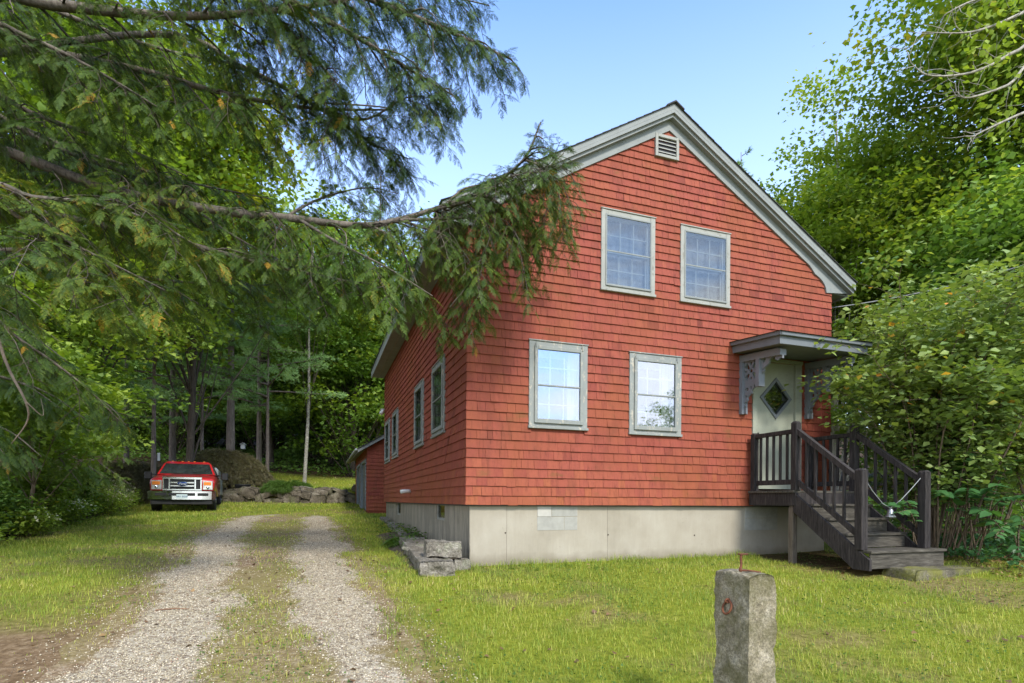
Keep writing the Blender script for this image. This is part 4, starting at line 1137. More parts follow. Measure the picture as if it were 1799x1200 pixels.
# granite hitching post
gc = at(1317, 1014, 2.92)
pw, pd = .170, .265
cx, cy = gc.x + CA * pw / 2 - SA * pd / 2, gc.y + SA * pw / 2 + CA * pd / 2
ptop = 1.118
gpost = empty('hitching_post', (cx, cy, H(cx, cy)), HANG, 'rough square granite hitching post with a rusty iron ring in the foreground', 'stone post')
gb = H(cx, cy)
P, Fc = rock_mesh((pw, pd, ptop - gb + .3), 5, sub=80, rough=.10, round_=.05)
P[:, 2] += (ptop - gb + .3) / 2 - .3 - .0
zz = P[:, 2]; P[:, 0] += .006 * fbm(zz * 9, P[:, 1] * 9, seed=3, oct=5) * (P[:, 0] > -.05)
P[:, 0] *= 1 + .10 * np.clip((1.0 - zz), 0, 1)
link('stone_shaft', npmesh('stone_shaft', P, Fc, None, True), MAT['granite'], gpost)
zt = ptop - gb
m = MB()
rc = Vector((-pw / 2 - .016, .018, zt - .155)); ringpts = [rc + Vector((.012 * math.cos(a), .032 * math.sin(a), -.038 + .034 * math.cos(a))) for a in [2 * PI * k / 20 for k in range(21)]]
m.tube(ringpts, .0062, 8, caps=False); m.build('iron_ring', MAT['rust'], gpost)
m = MB(); m.tube([(-pw / 2 + .03, .018, zt - .15), (-pw / 2 - .02, .018, zt - .148), (-pw / 2 - .03, .018, zt - .158), (-pw / 2 - .02, .018, zt - .166), (-pw / 2 + .03, .018, zt - .166)], .0055, 6); m.build('staple', MAT['rust'], gpost)
m = MB()
m.tube([(-.025, -.0, zt - .01), (-.030, .0, zt + .012), (-.022, .0, zt + .04), (-.026, .0, zt + .085), (-.022, .0, zt + .094)], [.007, .008, .0065, .0065, .008], 7)
m.bbox(-.040, .016, -.012, .012, zt + .094, zt + .101, .002)
m.tube([(-.03, .0, zt + .010), (.03, -.01, zt + .006), (.085, -.03, zt - .002)], [.006, .0055, .004], 6)
m.build('iron_hook', MAT['rust'], gpost)

# stones of the planting bed by the corner
def bed(px, py, Y): p = at(px, py, Y); return p
c0 = ground_at(757, 1012)
def laid(name, pa, pb, wd, ht, seed, label, up=.3, side=1, **kw):
    A, B_ = ground_at(*pa), ground_at(*pb); d = B_ - A; d.z = 0; ln = d.length; rz = math.atan2(-d.x, d.y); n = Vector((math.cos(rz), math.sin(rz), 0)) * wd / 2 * side; c = (A + B_) / 2 + n
    o = rock(name, (wd, ln, ht), seed, 'field_stone', (c.x, c.y, (A.z + B_.z) / 2 + ht * up), rz, (math.atan2(B_.z - A.z, ln), 0), **kw); return prep(o, label, 'stone')
laid('kerb_slab', (738, 1016), (701, 962), .46, .24, 31, 'long flat granite slab lying at the corner of the house beside the grass', .30, sub=30, rough=.20, round_=.16)
p = H2W(-.34, -.02); prep(rock('granite_block', (.50, .26, .21), 33, 'field_stone', (p.x, p.y, H(p.x, p.y) + .29), R(16), (0, R(2)), sub=24, rough=.18, round_=.2), 'short grey granite block resting on top of the long slab at the house corner', 'stone')
p = H2W(-.09, -.06); prep(rock('squared_stone', (.22, .2, .17), 35, 'field_stone', (p.x, p.y, H(p.x, p.y) + .06), R(16), sub=12, rough=.14, round_=.2), 'small squared stone tucked under the granite block against the foundation', 'stone')
laid('kerb_stone', (704, 950), (680, 924), .17, .15, 37, 'long narrow grey kerb stone edging the fern bed along the side wall', .25, sub=18, rough=.12, round_=.2)
laid('kerb_stone', (677, 920), (667, 913), .18, .12, 38, 'small low kerb stone farthest along the bed beside the side wall', .3, sub=12, rough=.14, round_=.3)
ts_ = np.linspace(-.80, .07, 12); ss_ = np.linspace(.1, 5.2, 50); T_, S_ = np.meshgrid(ts_, ss_)
X_ = HX + CA * T_ - SA * S_; Y_ = HY + SA * T_ + CA * S_; Z_ = hgt(X_, Y_) + .085 * np.sin(np.clip((T_ + .80) / .3, 0, 1) * PI / 2) * np.clip(S_ * 3, 0, 1) * np.clip((5.2 - S_) * 2, 0, 1) + .02 * fbm(X_ * 5, Y_ * 5, seed=4) - .01
i = (np.arange(49)[:, None] * 12 + np.arange(11)[None, :]).ravel()
prep(link('planting_bed', npmesh('planting_bed', np.stack([X_.ravel(), Y_.ravel(), Z_.ravel()], 1), np.stack([i, i + 1, i + 13, i + 12], 1), None, True), MAT['soil_mat']), kind='structure')
p = H2W(-.45, 1.15); o = rock('flat_stone', (.5, .35, .06), 39, 'field_stone', (p.x, p.y, H(p.x, p.y) + .12), 1.0, (R(5), R(8)), sub=8)
prep(o, 'thin flat grey stone lying in the bed in front of the fern', 'stone')
p = H2W(6.35, -2.36); o = rock('mossy_slab', (2.1, .46, .22), 41, 'moss_stone', (p.x, p.y, H(p.x, p.y) - .055), HANG, (0, R(1)), sub=24, rough=.09, round_=.15)
prep(o, 'low mossy stone slab under the bottom step of the stairs', 'stone')

# dry stone wall
wl = empty('stone_wall', (-12, WALL_Y, 1.3), 0, 'low dry stone retaining wall across the end of the drive', 'wall')
Vs, Fs, off = [], [], 0; rnd = random.Random(5)
for row in range(3):
    x = -19.0
    z = 0.0 + row * .235
    while x < -6.2:
        w = rnd.choice([rnd.uniform(.22, .5), rnd.uniform(.45, 1.05)]); h = rnd.uniform(.20, .42) * (1.15 if row < 2 else .75)
        P, Fc = rock_mesh((w, .5, h), rnd.randint(0, 999), sub=7, rough=.24, round_=.6)
        a = rnd.uniform(-.35, .35); P = P @ np.array([[math.cos(a), 0, math.sin(a)], [0, 1, 0], [-math.sin(a), 0, math.cos(a)]])
        gx = x + w / 2
        P += np.array([gx + 12, rnd.uniform(-.14, .14) + row * .06 + .1, H(gx, 25.5) - 1.3 + z + h * .5])
        Vs.append(P); Fs.append(Fc + off); off += len(P); x += w * .96
link('stones', npmesh('stones', np.concatenate(Vs), np.concatenate(Fs), None, False), MAT['wall_stone'], wl)

# things by the wall and in the trees
p = at(421, 854, 26.4); z = 2.02
m = MB(); m.lathe([(.5, 0), (.52, .12), (.55, .14), (.5, .17), (.45, .05)], Matrix.Scale(1, 4), 18); o = m.build('black_tub', MAT['black'], None, (p.x, p.y, z)); o.scale = (1, .7, 1)
prep(o, 'low black plastic tub sitting on top of the stone wall beside the truck', 'tub')
p = at(427, 789, 27.5)
bh = empty('bird_house', p, .2, 'small pale grey bird house fixed to a pine trunk', 'bird house')
m = MB(); m.bbox(-.09, .09, -.09, .09, 0, .22); m.build('box', MAT['garage_door'], bh); m = MB(); m.prism([(-.13, .21), (0, .29), (.13, .21), (.13, .23), (0, .31), (-.13, .23)], -.11, .11, 'y'); m.build('roof', MAT['garage_door'], bh)
p = at(275, 804, 27.0)
sg = empty('white_marker', (p.x, p.y, H(p.x, p.y)), .3, 'small white double marker post standing behind the truck', 'marker post')
h_ = p.z - H(p.x, p.y) + .25
m = MB(); m.bbox(-.14, -.03, -.02, .02, h_ - .42, h_); m.bbox(.04, .15, -.02, .02, h_ - .40, h_ - .02); m.build('plate', MAT['white_plastic'], sg); m = MB(); m.bbox(-.03, .04, -.025, .03, 0, h_ - .1); m.build('stake', MAT['post_wood'], sg)
# sticks on the drive
for k, (px, py, ln, a) in enumerate(((303, 1075, .30, .25), (470, 1133, .12, 1.2), (1300, 1088, .0, 0))):
    if ln <= 0: continue
    p = ground_at(px, py); m = MB(); d = Vector((math.cos(a), math.sin(a), 0)) * ln / 2
    m.tube([-d + Vector((0, 0, .014)), Vector((.01, .02, .020)), d + Vector((0, 0, .014))], [.007, .008, .004], 6)
    prep(m.build('stick', MAT['stick'], None, p), ['long brown stick lying across the left wheel track of the drive', 'short brown stick lying between the wheel tracks in the foreground'][k], 'stick')
# service cable from the house to the right
m = MB(); a = H2W(W + .05, .25, 5.1); b = at(1830, 455, 11.2); m.tube(along(a, b, .12, 16), .010, 5)
prep(m.build('service_cable', MAT['cable']), 'grey service cable running from the right eave of the house over the shrub', 'cable')
# ------------------------------------------------------------ foliage
LEAF_V = np.array([(0, 0, 0), (.42, .40, .07), (1, 0, -.06), (.42, -.40, .07)], float); LEAF_F = np.array([(0, 2, 1), (0, 3, 2)])
LOBE_V = np.array([(0, 0, 0), (.30, .50, .06), (.55, .28, .03), (1, 0, -.08), (.55, -.28, .03), (.30, -.50, .06)], float); LOBE_F = np.array([(0, 2, 1), (0, 3, 2), (0, 4, 3), (0, 5, 4)])

def frond_template(seed):
    """a flat hemlock spray one unit long: a twig, side twigs and two rows of needles on each"""
    r = np.random.default_rng(seed); V = []; Fc = []; T = []
    def tri(a, b, c, t):
        k = len(V); V.extend([a, b, c]); Fc.append((k, k + 1, k + 2)); T.extend([t] * 3)
    def twig(p, d, ln, t0):
        d = d / np.linalg.norm(d); side = np.array([-d[1], d[0], 0]); e = p + d * ln
        tri(p + side * .004, p - side * .004, e, -.25)
        n = max(2, int(ln / .040))
        for i in range(n):
            q = p + d * ln * (i + .6) / n
            for s in (-1, 1):
                if r.random() < .08: continue
                l = .056 * (.8 + .4 * r.random()) * (1 - .35 * i / n); nd = d * .45 + side * s
                nd = nd / np.linalg.norm(nd); w = d * .0125
                tri(q - w * 1.25, q + w * 1.25, q + nd * l + np.array([0, 0, r.uniform(-.01, .004)]), t0 + r.uniform(-.1, .1) + .45 * (i / n) ** 2 - .05)
    n = 10
    tri(np.array([0, .006, 0]), np.array([0, -.006, 0]), np.array([1.0, 0, 0]), -.3)
    for i in range(n):
        x = .06 + .88 * i / n
        for s in (-1, 1):
            ln = .38 * (1 - x) ** .7 * (.75 + .5 * r.random()) * (1 if i > 1 else .6)
            if r.random() < .1: continue
            twig(np.array([x + r.uniform(-.02, .02), 0, 0]), np.array([.75, s * (.75 + r.uniform(-.15, .15)), 0]), ln, 0)
    twig(np.array([.9, 0, 0]), np.array([1, 0, 0]), .14, .1)
    V = np.array(V); V[:, 2] -= .22 * V[:, 0] ** 2 + 1.0 * V[:, 1] ** 2
    return V, np.array(Fc), np.array(T)
FROND = [frond_template(k) for k in range(3)]

class Foliage:
    def __init__(s): s.V = []; s.F = []; s.T = []; s.n = 0
    def put(s, TV, TF, P, S, Rm, tint, tt=None):
        if not len(P): return
        V, Fc, t = inst(TV, TF, np.asarray(P, float), np.asarray(S, float), Rm, np.asarray(tint, float), tt)
        s.V.append(V); s.F.append(Fc + s.n); s.T.append(t); s.n += len(V)
    def build(s, name, mat, parent=None, loc=(0, 0, 0)):
        V = np.concatenate(s.V) - (np.array(parent.matrix_basis.translation) if parent and False else 0)
        me = npmesh(name, V, np.concatenate(s.F), {'tint': np.clip(np.concatenate(s.T), 0, 1.2)})
        return link(name, me, MAT[mat], parent, loc)

def unit(v): return v / (np.linalg.norm(v) + 1e-9)

def spline(pts, n):
    P = [Vector(p) for p in pts]; P = [P[0] * 2 - P[1]] + P + [P[-1] * 2 - P[-2]]; out = []
    m = len(P) - 3
    for k in range(n + 1):
        u = k / n * m; i = min(int(u), m - 1); t = u - i; a, b, c, d = P[i:i + 4]
        out.append(.5 * ((2 * b) + (c - a) * t + (2 * a - 5 * b + 4 * c - d) * t * t + (3 * b - a - 3 * c + d) * t ** 3))
    return out

def hemlock_bough(tree, pts, r0, reach=.75, droop=.5, start=.1, gap=.11, fl=.30, tint=.42, mat='needle_hemlock', seed=0, dens=1.0, twigs=True, name='bough', sub=0.0, subgap=.34, cover=.75):
    """stem through world points, secondary boughs, drooping branchlets and fronds along them"""
    rg = np.random.default_rng(seed + 100)
    o = Vector(tree.location)
    n = max(10, int(sum((Vector(pts[i + 1]) - Vector(pts[i])).length for i in range(len(pts) - 1)) / .12)); st_ = spline(pts, n); m = MB(); tw = MB()
    L = n * .12
    m.tube([p - o for p in st_], [max(.006, r0 * (1 - .85 * i / n)) for i in range(n + 1)], 7)
    stems = [(st_, start, reach, tint)]
    if sub:
        u = start; sd = 1
        while u < .98:
            i = min(int(u * n), n - 1); p = st_[i]; d = np.array((st_[i + 1] - st_[i]).normalized()); lat = unit(np.cross(d, (0, 0, 1.0))) * sd
            dd = unit(d * (.5 + .5 * rg.random()) + lat * (.35 + .75 * rg.random()) + np.array([0, 0, rg.uniform(-.65, .25)])); ln = sub * (.5 + .7 * rg.random()) * min(1, 1.5 * (1 - u) + .45); q = np.array(p); path = [Vector(q)]
            k = max(6, int(ln / .1))
            for j in range(k):
                dd = unit(dd + np.array([0, 0, -.16 * droop * (1 + j / k)]) + rg.normal(size=3) * .11); q = q + dd * ln / k; path.append(Vector(q))
            (m if sd > 0 and rg.random() < .3 else tw).tube([x - o for x in path], [max(.003, r0 * .20 * (1 - .85 * j / k)) for j in range(k + 1)], 4, caps=False)
            stems.append((path, .08, min(reach, ln * .42), tint + .12 * rg.normal())); sd = -sd; u += subgap / L * (.6 + .8 * rg.random())
    FP = []; FD = []; FS = []; FT = []; FR = []
    for si, (sp, s0, rc, tn) in enumerate(stems):
        n = len(sp) - 1; L = sum((sp[i + 1] - sp[i]).length for i in range(n)); u = s0; side = 1
        while u < 1.0:
            i = min(int(u * n), n - 1); p = sp[i].lerp(sp[i + 1], u * n - i); d = np.array((sp[i + 1] - sp[i]).normalized())
            lat = unit(np.cross(d, (0, 0, 1.0)) + 1e-6) * side
            w = min(1, (1 - u) * 2.2 + .25) * (.35 + .65 * min(1, (u - s0) * 4 + .2)) * (.45 + .75 * rg.random())
            ln = rc * w
            if si == 0 and sub and rg.random() > cover: side = -side; u += gap / L; continue
            dd = unit(d * (.55 + .3 * rg.random()) + lat * (.75 + .2 * rg.random()) + np.array([0, 0, -.15 + .27 * rg.normal()]))
            q = np.array(p); path = [q.copy()]; ns = max(2, int(ln / .075)); dk = droop * (.6 + .8 * rg.random()); bt = tn + .10 * rg.normal()
            for k in range(ns):
                dd = unit(dd + np.array([0, 0, -dk * .22]) + rg.normal(size=3) * .10)
                q = q + dd * ln / ns; path.append(q.copy())
                for s in ((-1, 1) if rg.random() < .45 else (rg.choice([-1, 1]),)):
                    l2 = unit(np.cross(dd, (0, 0, 1.0)) + 1e-6) * s
                    FP.append(q.copy()); FD.append(unit(dd * .8 + l2 * (.6 + .3 * rg.random()) + np.array([0, 0, -.12 * (1 + droop) + .14 * rg.normal()])))
                    FS.append(fl * (.5 + .6 * rg.random()) * (1 - .3 * k / ns)); FT.append(bt + .14 * rg.normal()); FR.append(.4 * rg.normal())
            FP.append(q.copy()); FD.append(dd); FS.append(fl * (.7 + .4 * rg.random())); FT.append(bt + .1); FR.append(.3 * rg.normal())
            if twigs: tw.tube([Vector(x) - o for x in path], [.0035 * (1 - .6 * k / ns) + .001 for k in range(ns + 1)], 3, caps=False)
            side = -side; u += gap / L * (.7 + .6 * rg.random())
    bo = m.build(name, MAT['bark_hemlock'], tree)
    if tw.v: tw.build('twigs', MAT['bark_dark'], bo)
    FP, FD, FS, FT, FR = map(np.array, (FP, FD, FS, FT, FR))
    fo = Foliage(); ch = rg.integers(0, 3, len(FP)); Rm = frames(FD, FR)
    odd = rg.random(len(FP)) < .004; FT = np.where(odd, 1.25, np.clip(FT, .02, .98))
    for k in range(3):
        s = ch == k; TV, TF, TT = FROND[k]
        fo.put(TV, TF, FP[s] - np.array(o), FS[s], Rm[s], FT[s], TT)
    fo.build('needles', mat, bo)
    return len(FP)

px = lambda *a: [at(*p) for p in a]
# the big hemlock left of the drive whose limbs hang across the view
hx, hy = -8.3, 6.4
hem = empty('hemlock_tree', (hx, hy, H(hx, hy) - .1), 0, 'huge hemlock with long drooping dark limbs reaching over the drive across the sky', 'tree', 'evergreens left of the drive')
m = MB(); hz0 = H(hx, hy)
m.tube([(0, 0, -.2), (0.02, 0, .3), (.05, .03, 3), (.0, .1, 7), (.1, .1, 12), (.1, .1, 16)], [.46, .36, .31, .25, .14, .03], 14)
m.build('trunk', MAT['bark_hemlock'], hem)
TR = lambda z: Vector((hx + .03, hy + .05, z))
B = [
 # pts, r0, reach, droop, start, tint
 ([TR(6.6)] + px((-120, -20, 5.9), (110, 10, 6.0), (320, 28, 6.2), (520, 14, 6.5), (700, -20, 6.9)), .085, .85, .65, .25, .40),
 ([TR(7.6)] + px((200, -90, 6.4), (480, -60, 6.8), (680, 10, 7.1), (800, 60, 7.3), (900, 105, 7.4)), .07, .80, .95, .35, .36),
 ([TR(7.2)] + px((150, -120, 6.0), (420, -40, 6.3), (600, 50, 6.6), (700, 110, 6.8), (800, 170, 6.9)), .06, .75, .9, .3, .38),
 ([TR(5.6)] + px((-60, 60, 6.3), (120, 98, 6.5), (250, 124, 6.6), (400, 165, 6.8), (550, 190, 7.0), (690, 193, 7.1)), .065, .85, .75, .2, .36),
 ([TR(6.2)] + px((250, 60, 7.0), (430, 120, 7.1), (560, 190, 7.2), (650, 250, 7.3), (720, 280, 7.4)), .045, .75, .9, .25, .34),
 ([TR(4.6)] + px((-100, 250, 6.5), (200, 335, 6.7), (400, 372, 6.8), (500, 382, 6.8), (630, 396, 6.9), (700, 386, 7.0), (780, 362, 7.1), (850, 335, 7.1), (920, 280, 7.2), (950, 215, 7.2)), .068, .80, 1.15, .12, .36),
 (px((700, 386, 7.0), (770, 385, 7.0), (850, 375, 7.0), (920, 330, 7.0), (990, 270, 7.0)), .025, .95, 1.6, .15, .40),
 (px((760, 370, 7.1), (830, 350, 6.8), (900, 310, 6.7), (960, 300, 6.7)), .02, .95, 1.6, .1, .40),
 (px((850, 335, 7.1), (895, 380, 7.0), (915, 450, 6.9), (930, 530, 6.9)), .016, .38, 1.5, .0, .40),
 (px((640, 392, 6.9), (690, 420, 6.9), (725, 480, 6.9), (745, 545, 6.9)), .022, .55, 1.3, .0, .36),
 (px((700, 386, 7.0), (790, 420, 6.8), (830, 480, 6.8), (790, 540, 6.7)), .018, .5, 1.2, .1, .38),
 (px((520, 382, 6.8), (600, 430, 6.6), (680, 470, 6.5), (760, 520, 6.5)), .02, .6, 1.0, .1, .34),
 ([TR(4.1)] + px((-40, 370, 6.6), (250, 410, 6.8), (450, 460, 7.0), (590, 490, 7.1), (660, 500, 7.1)), .05, .6, .45, .25, .30),
 ([TR(4.2)] + px((-80, 330, 4.9), (60, 347, 5.0), (150, 356, 5.1), (260, 385, 5.2), (360, 440, 5.3)), .035, .65, .45, .2, .60),
 ([TR(3.9)] + px((-100, 340, 4.7), (40, 385, 4.8), (150, 440, 4.9), (290, 510, 5.0)), .03, .6, .5, .2, .56),
 ([TR(5.3)] + px((-120, 130, 6.0), (60, 200, 6.4), (220, 260, 6.6), (330, 310, 6.8)), .045, .8, .7, .2, .38),
 ([TR(4.9)] + px((-60, 210, 7.2), (150, 270, 7.5), (330, 320, 7.7), (480, 350, 7.9)), .04, .8, .65, .2, .34),
 ([TR(8.2)] + px((-80, -60, 7.0), (150, 40, 7.3), (300, 90, 7.6), (450, 120, 7.8)), .05, .85, .7, .2, .40),
 ([TR(3.6)] + px((0, 440, 7.6), (200, 480, 8.0), (380, 500, 8.3), (520, 500, 8.5)), .04, .6, .45, .25, .38),
 ([TR(9.2)] + px((200, -160, 7.4), (500, -80, 7.8), (700, -30, 8.0), (860, 10, 8.1)), .05, .85, .9, .3, .38),
 ([TR(8.6)] + px((50, -120, 6.2), (330, -60, 6.4), (480, 30, 6.6), (560, 110, 6.7), (610, 170, 6.7)), .05, .85, 1.0, .35, .36),
 ([TR(6.8)] + px((-100, 20, 5.6), (60, 70, 5.8), (180, 130, 6.0), (280, 190, 6.1)), .04, .8, .8, .2, .42),
 ([TR(5.0)] + px((-100, 180, 6.9), (100, 260, 7.2), (280, 330, 7.4), (420, 420, 7.5), (520, 470, 7.5)), .045, .8, .8, .25, .34),
 (px((850, 335, 7.1), (870, 390, 6.8), (840, 470, 6.7), (850, 530, 6.7)), .016, .5, 1.3, .0, .38),
 (px((920, 280, 7.2), (960, 300, 7.1), (985, 360, 7.0), (960, 430, 6.9)), .016, .55, 1.3, .0, .42),
 (px((780, 362, 7.0), (820, 330, 7.2), (880, 330, 7.2), (930, 380, 7.1), (945, 460, 7.0)), .018, .6, 1.3, .0, .40),
 (px((560, 190, 7.0), (640, 210, 7.0), (720, 170, 7.1), (790, 180, 7.1)), .02, .7, 1.2, .1, .36),
 (px((500, 382, 6.8), (560, 350, 7.2), (640, 330, 7.4), (700, 340, 7.5)), .02, .5, .8, .1, .36),
 ([TR(3.0)] + px((-100, 520, 6.4), (40, 600, 6.7), (150, 680, 7.0), (230, 760, 7.2)), .03, .7, .8, .2, .30),
]
cnt = 0
for k, (pts, r0, reach, droop, st0, tn) in enumerate(B):
    cnt += hemlock_bough(hem, pts, r0, reach * .50, droop * (.60 if droop > 1.05 else .75), st0, .088, (.165 if 5 <= k <= 10 else .205), tn - .04, seed=k, sub=(1.05 if k not in (8, 9) else .55), subgap=(.21 if 5 <= k <= 10 else .235), cover=.7)
print('fronds', cnt)
# bare dead twigs of the same tree
for pts, r in ((px((-20, 540, 5.8), (12, 640, 5.9), (45, 705, 5.9), (48, 740, 6.0), (20, 780, 6.0)), .018), (px((45, 705, 5.9), (75, 730, 6.0), (72, 700, 6.1)), .007), (px((560, 180, 6.9), (690, 193, 7.0), (640, 230, 7.0)), .012)):
    m = MB(); s_ = spline(pts, 14); m.tube([p - Vector(hem.location) for p in s_], [r * (1 - .7 * i / 14) for i in range(15)], 5); m.build('dead_twig', MAT['twig'], hem)

def hemlock(x, y, h, seed, label, lo=1.0, levels=9, per=5, rad=3.0, tint=.3, mat='needle_hemlock', facing=None, fl=.34, gap=.15):
    rg = np.random.default_rng(seed); z = H(x, y)
    t = empty('hemlock_tree', (x, y, z - .1), 0, label, 'tree', 'evergreens left of the drive')
    m = MB(); m.tube([(0, 0, -.2), (0, 0, .5), (.05, 0, h * .5), (0, 0, h)], [h * .022, h * .017, h * .011, .02], 10); m.build('trunk', MAT['bark_hemlock'], t)
    for i in range(levels):
        f = i / (levels - 1); zz = z + lo + (h - lo - .4) * f
        for k in range(per):
            a = rg.random() * 6.28 if facing is None else facing + rg.uniform(-1.5, 1.5)
            ln = rad * (1 - f * .8) * (.7 + .5 * rg.random()); d = Vector((math.cos(a), math.sin(a), 0))
            p0 = Vector((x, y, zz)); pts = [p0, p0 + d * ln * .35 + Vector((0, 0, .10 * ln)), p0 + d * ln * .7 + Vector((0, 0, .02 * ln)), p0 + d * ln + Vector((0, 0, -.20 * ln))]
            hemlock_bough(t, pts, .012 + .012 * ln, .25 * ln + .25, .5, .15, gap, fl, tint + .08 * rg.normal(), mat, seed * 50 + i * 7 + k, twigs=False)
    return t
hemlock(-9.6, 9.2, 6.5, 3, 'dense dark hemlock with low sweeping boughs at the left edge above the undergrowth', lo=1.9, levels=6, per=5, rad=2.6, tint=.30, facing=-.3, fl=.24, gap=.12)
hemlock(-13.2, 14.0, 7.0, 4, 'bright yellow green hemlock with layered sprays standing just left of the truck', lo=1.6, levels=7, per=5, rad=3.2, tint=.45, mat='needle_bright', facing=-.5, fl=.30, gap=.17)

def crown_tree(name, x, y, h, base, rad, seed, leaf, nleaf, mat, bark='bark_dark', label='', group=None, clumps=60, tint=.45, tr=None, lobe=False, lean=(0, 0), squash=.38, cspread=.9, zshift=0, flat=.5):
    rg = np.random.default_rng(seed); z = H(x, y) + zshift
    t = empty(name, (x, y, z), 0, label, 'tree', group)
    tr = tr or h * .016
    m = MB(); top = np.array([lean[0], lean[1], h * .93])
    tp_ = [np.array([0, 0, -.4]), np.array([0, 0, .1]), top * .35 + rg.normal(size=3) * .12, top * .7 + rg.normal(size=3) * .15, top]
    sp = spline([tuple(p) for p in tp_], 16); m.tube(sp, [tr * 1.35 if i == 0 else tr * (1 - .85 * i / 16) for i in range(17)], 10)
    m.build('trunk', MAT[bark], t)
    ch = (h - base) / 2; cz = base + ch
    C = []
    while len(C) < clumps:
        q = rg.normal(size=3); q = q / np.linalg.norm(q) * rg.random() ** .38
        C.append(q * np.array([rad, rad, ch]) * (1 + .22 * rg.normal()) * np.array([1, 1, 1]) + np.array([lean[0] * .6, lean[1] * .6, cz]))
    C = np.array(C)
    # narrower towards the top
    k = np.clip((C[:, 2] - cz) / ch, 0, 1); C[:, :2] *= (1 - .35 * k)[:, None]
    m = MB()
    for c in C[:: 2]:
        f = min(.92, max(.15, (c[2] * .72) / (h * .93))); s0 = np.array(sp[int(f * 16)]); mid = (s0 + c) / 2 + np.array([0, 0, -.06 * h * .3])
        rr = tr * .32 * (1 - f * .6); m.tube(spline([tuple(s0), tuple(mid), tuple(c)], 6), [rr, rr * .8, rr * .65, rr * .5, rr * .35, rr * .25, rr * .12], 5, caps=False)
    m.build('limbs', MAT['bark_dark' if bark == 'bark_birch' else bark], t)
    per = int(nleaf / clumps); fo = Foliage()
    cr = rad * .30
    P = []; T = []
    for c in C:
        sub = c + rg.normal(size=(7, 3)) * np.array([cr, cr, cr * squash]) * cspread
        w = rg.integers(0, 7, per)
        P.append(sub[w] + rg.normal(size=(per, 3)) * np.array([cr * .38, cr * .38, cr * .18]))
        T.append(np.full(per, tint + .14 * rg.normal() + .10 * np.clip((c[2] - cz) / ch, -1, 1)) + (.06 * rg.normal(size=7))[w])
    P = np.concatenate(P); T = np.concatenate(T); n = len(P)
    D = np.stack([np.cos(a := rg.random(n) * 6.28), np.sin(a), rg.normal(size=n) * .45 - .25], 1)
    TV, TF = (LOBE_V, LOBE_F) if lobe else (LEAF_V, LEAF_F)
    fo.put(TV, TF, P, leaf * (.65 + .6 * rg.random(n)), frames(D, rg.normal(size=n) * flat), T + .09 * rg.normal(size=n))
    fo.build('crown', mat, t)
    return t

def copy_tree(o, loc, rz, sc, label, group=None):
    c = o.copy(); COL.objects.link(c); c.location = loc; c.rotation_euler = (0, 0, rz); c.scale = (sc, sc, sc * random.uniform(.9, 1.1)); c['label'] = label
    if group: c['group'] = group
    for ch in list(o.children):
        d = ch.copy(); COL.objects.link(d); d.parent = c
        for g in list(ch.children): e = g.copy(); COL.objects.link(e); e.parent = d
    return c

def tuft_template(seed, n=16):
    r = np.random.default_rng(seed); V = []; Fc = []; T = []
    for i in range(n):
        d = unit(np.array([.9, 0, .15]) + r.normal(size=3) * .62); s = unit(np.cross(d, r.normal(size=3))) * .045; k = len(V)
        V += [s, -s, d * (.75 + .4 * r.random())]; Fc.append((k, k + 1, k + 2)); t = r.uniform(-.12, .12); T += [t - .1, t - .1, t + .1]
    return np.array(V), np.array(Fc), np.array(T)
TUFT = [tuft_template(k) for k in range(2)]

def pine(x, y, h, lo, seed, label, tr=.24, rad=3.4, tuft=.17, group='pines at the edge of the woods', n_b=46, tint=.45, name='pine_tree', lean=0):
    rg = np.random.default_rng(seed); z = H(x, y); t = empty(name, (x, y, z - .1), 0, label, 'tree', group)
    m = MB(); sp = spline([(0, 0, -.3), (0, 0, .3), (lean * .4, 0, h * .4), (lean, .1, h)], 14); m.tube(sp, [tr * 1.25] + [tr * (1 - .93 * i / 14) for i in range(1, 15)], 12); m.build('trunk', MAT['bark_pine'], t)
    fo = Foliage(); m = MB(); P = []; D = []; T = []
    for b in range(n_b):
        f = (b + rg.random()) / n_b; zz = lo + (h - lo) * f; a = rg.random() * 6.28 + b * 2.4; ln = rad * (1 - f) ** .65 * (.55 + .6 * rg.random()) + .3
        d = np.array([math.cos(a), math.sin(a), 0]); lat = np.array([-d[1], d[0], 0]); c = np.array([lean * f, 0, zz])
        path = [c + d * ln * u + np.array([0, 0, ln * (.10 * u - .22 * u * u + .16 * u ** 3)]) for u in np.linspace(0, 1, 7)]
        m.tube([tuple(p) for p in path], [.012 * ln + .012 - .0018 * i * ln for i in range(7)], 4, caps=False)
        bt = tint + .13 * rg.normal(); k = int(26 * ln)
        for i in range(k):
            u = .28 + .74 * rg.random() ** .8; j = min(int(u * 6), 5); p = path[j] + (path[j + 1] - path[j]) * (u * 6 - j) if u < 1 else path[-1]
            wd = ln * .30 * (1.15 - u * .75); s = rg.uniform(-1, 1)
            q = p + lat * s * wd + d * abs(s) * wd * .5 + np.array([0, 0, rg.normal() * .06 - .05 * abs(s)])
            P.append(q); D.append(d * .8 + lat * s * .8 + np.array([0, 0, .25 + .2 * rg.normal()])); T.append(bt + .07 * rg.normal())
    m.build('boughs', MAT['bark_pine'], t)
    P, D, T = map(np.array, (P, D, T)); s = rg.random(len(P)) < .5
    for k, q in ((0, s), (1, ~s)):
        TV, TF, TT = TUFT[k]; fo.put(TV, TF, P[q], tuft * (.8 + .5 * rg.random(q.sum())), frames(D[q], rg.random(q.sum()) * 6), T[q], TT)
    fo.build('needles', 'needle_pine', t)
    return t
def xat(pxx, Y): return ray(pxx, 800)[0] * Y
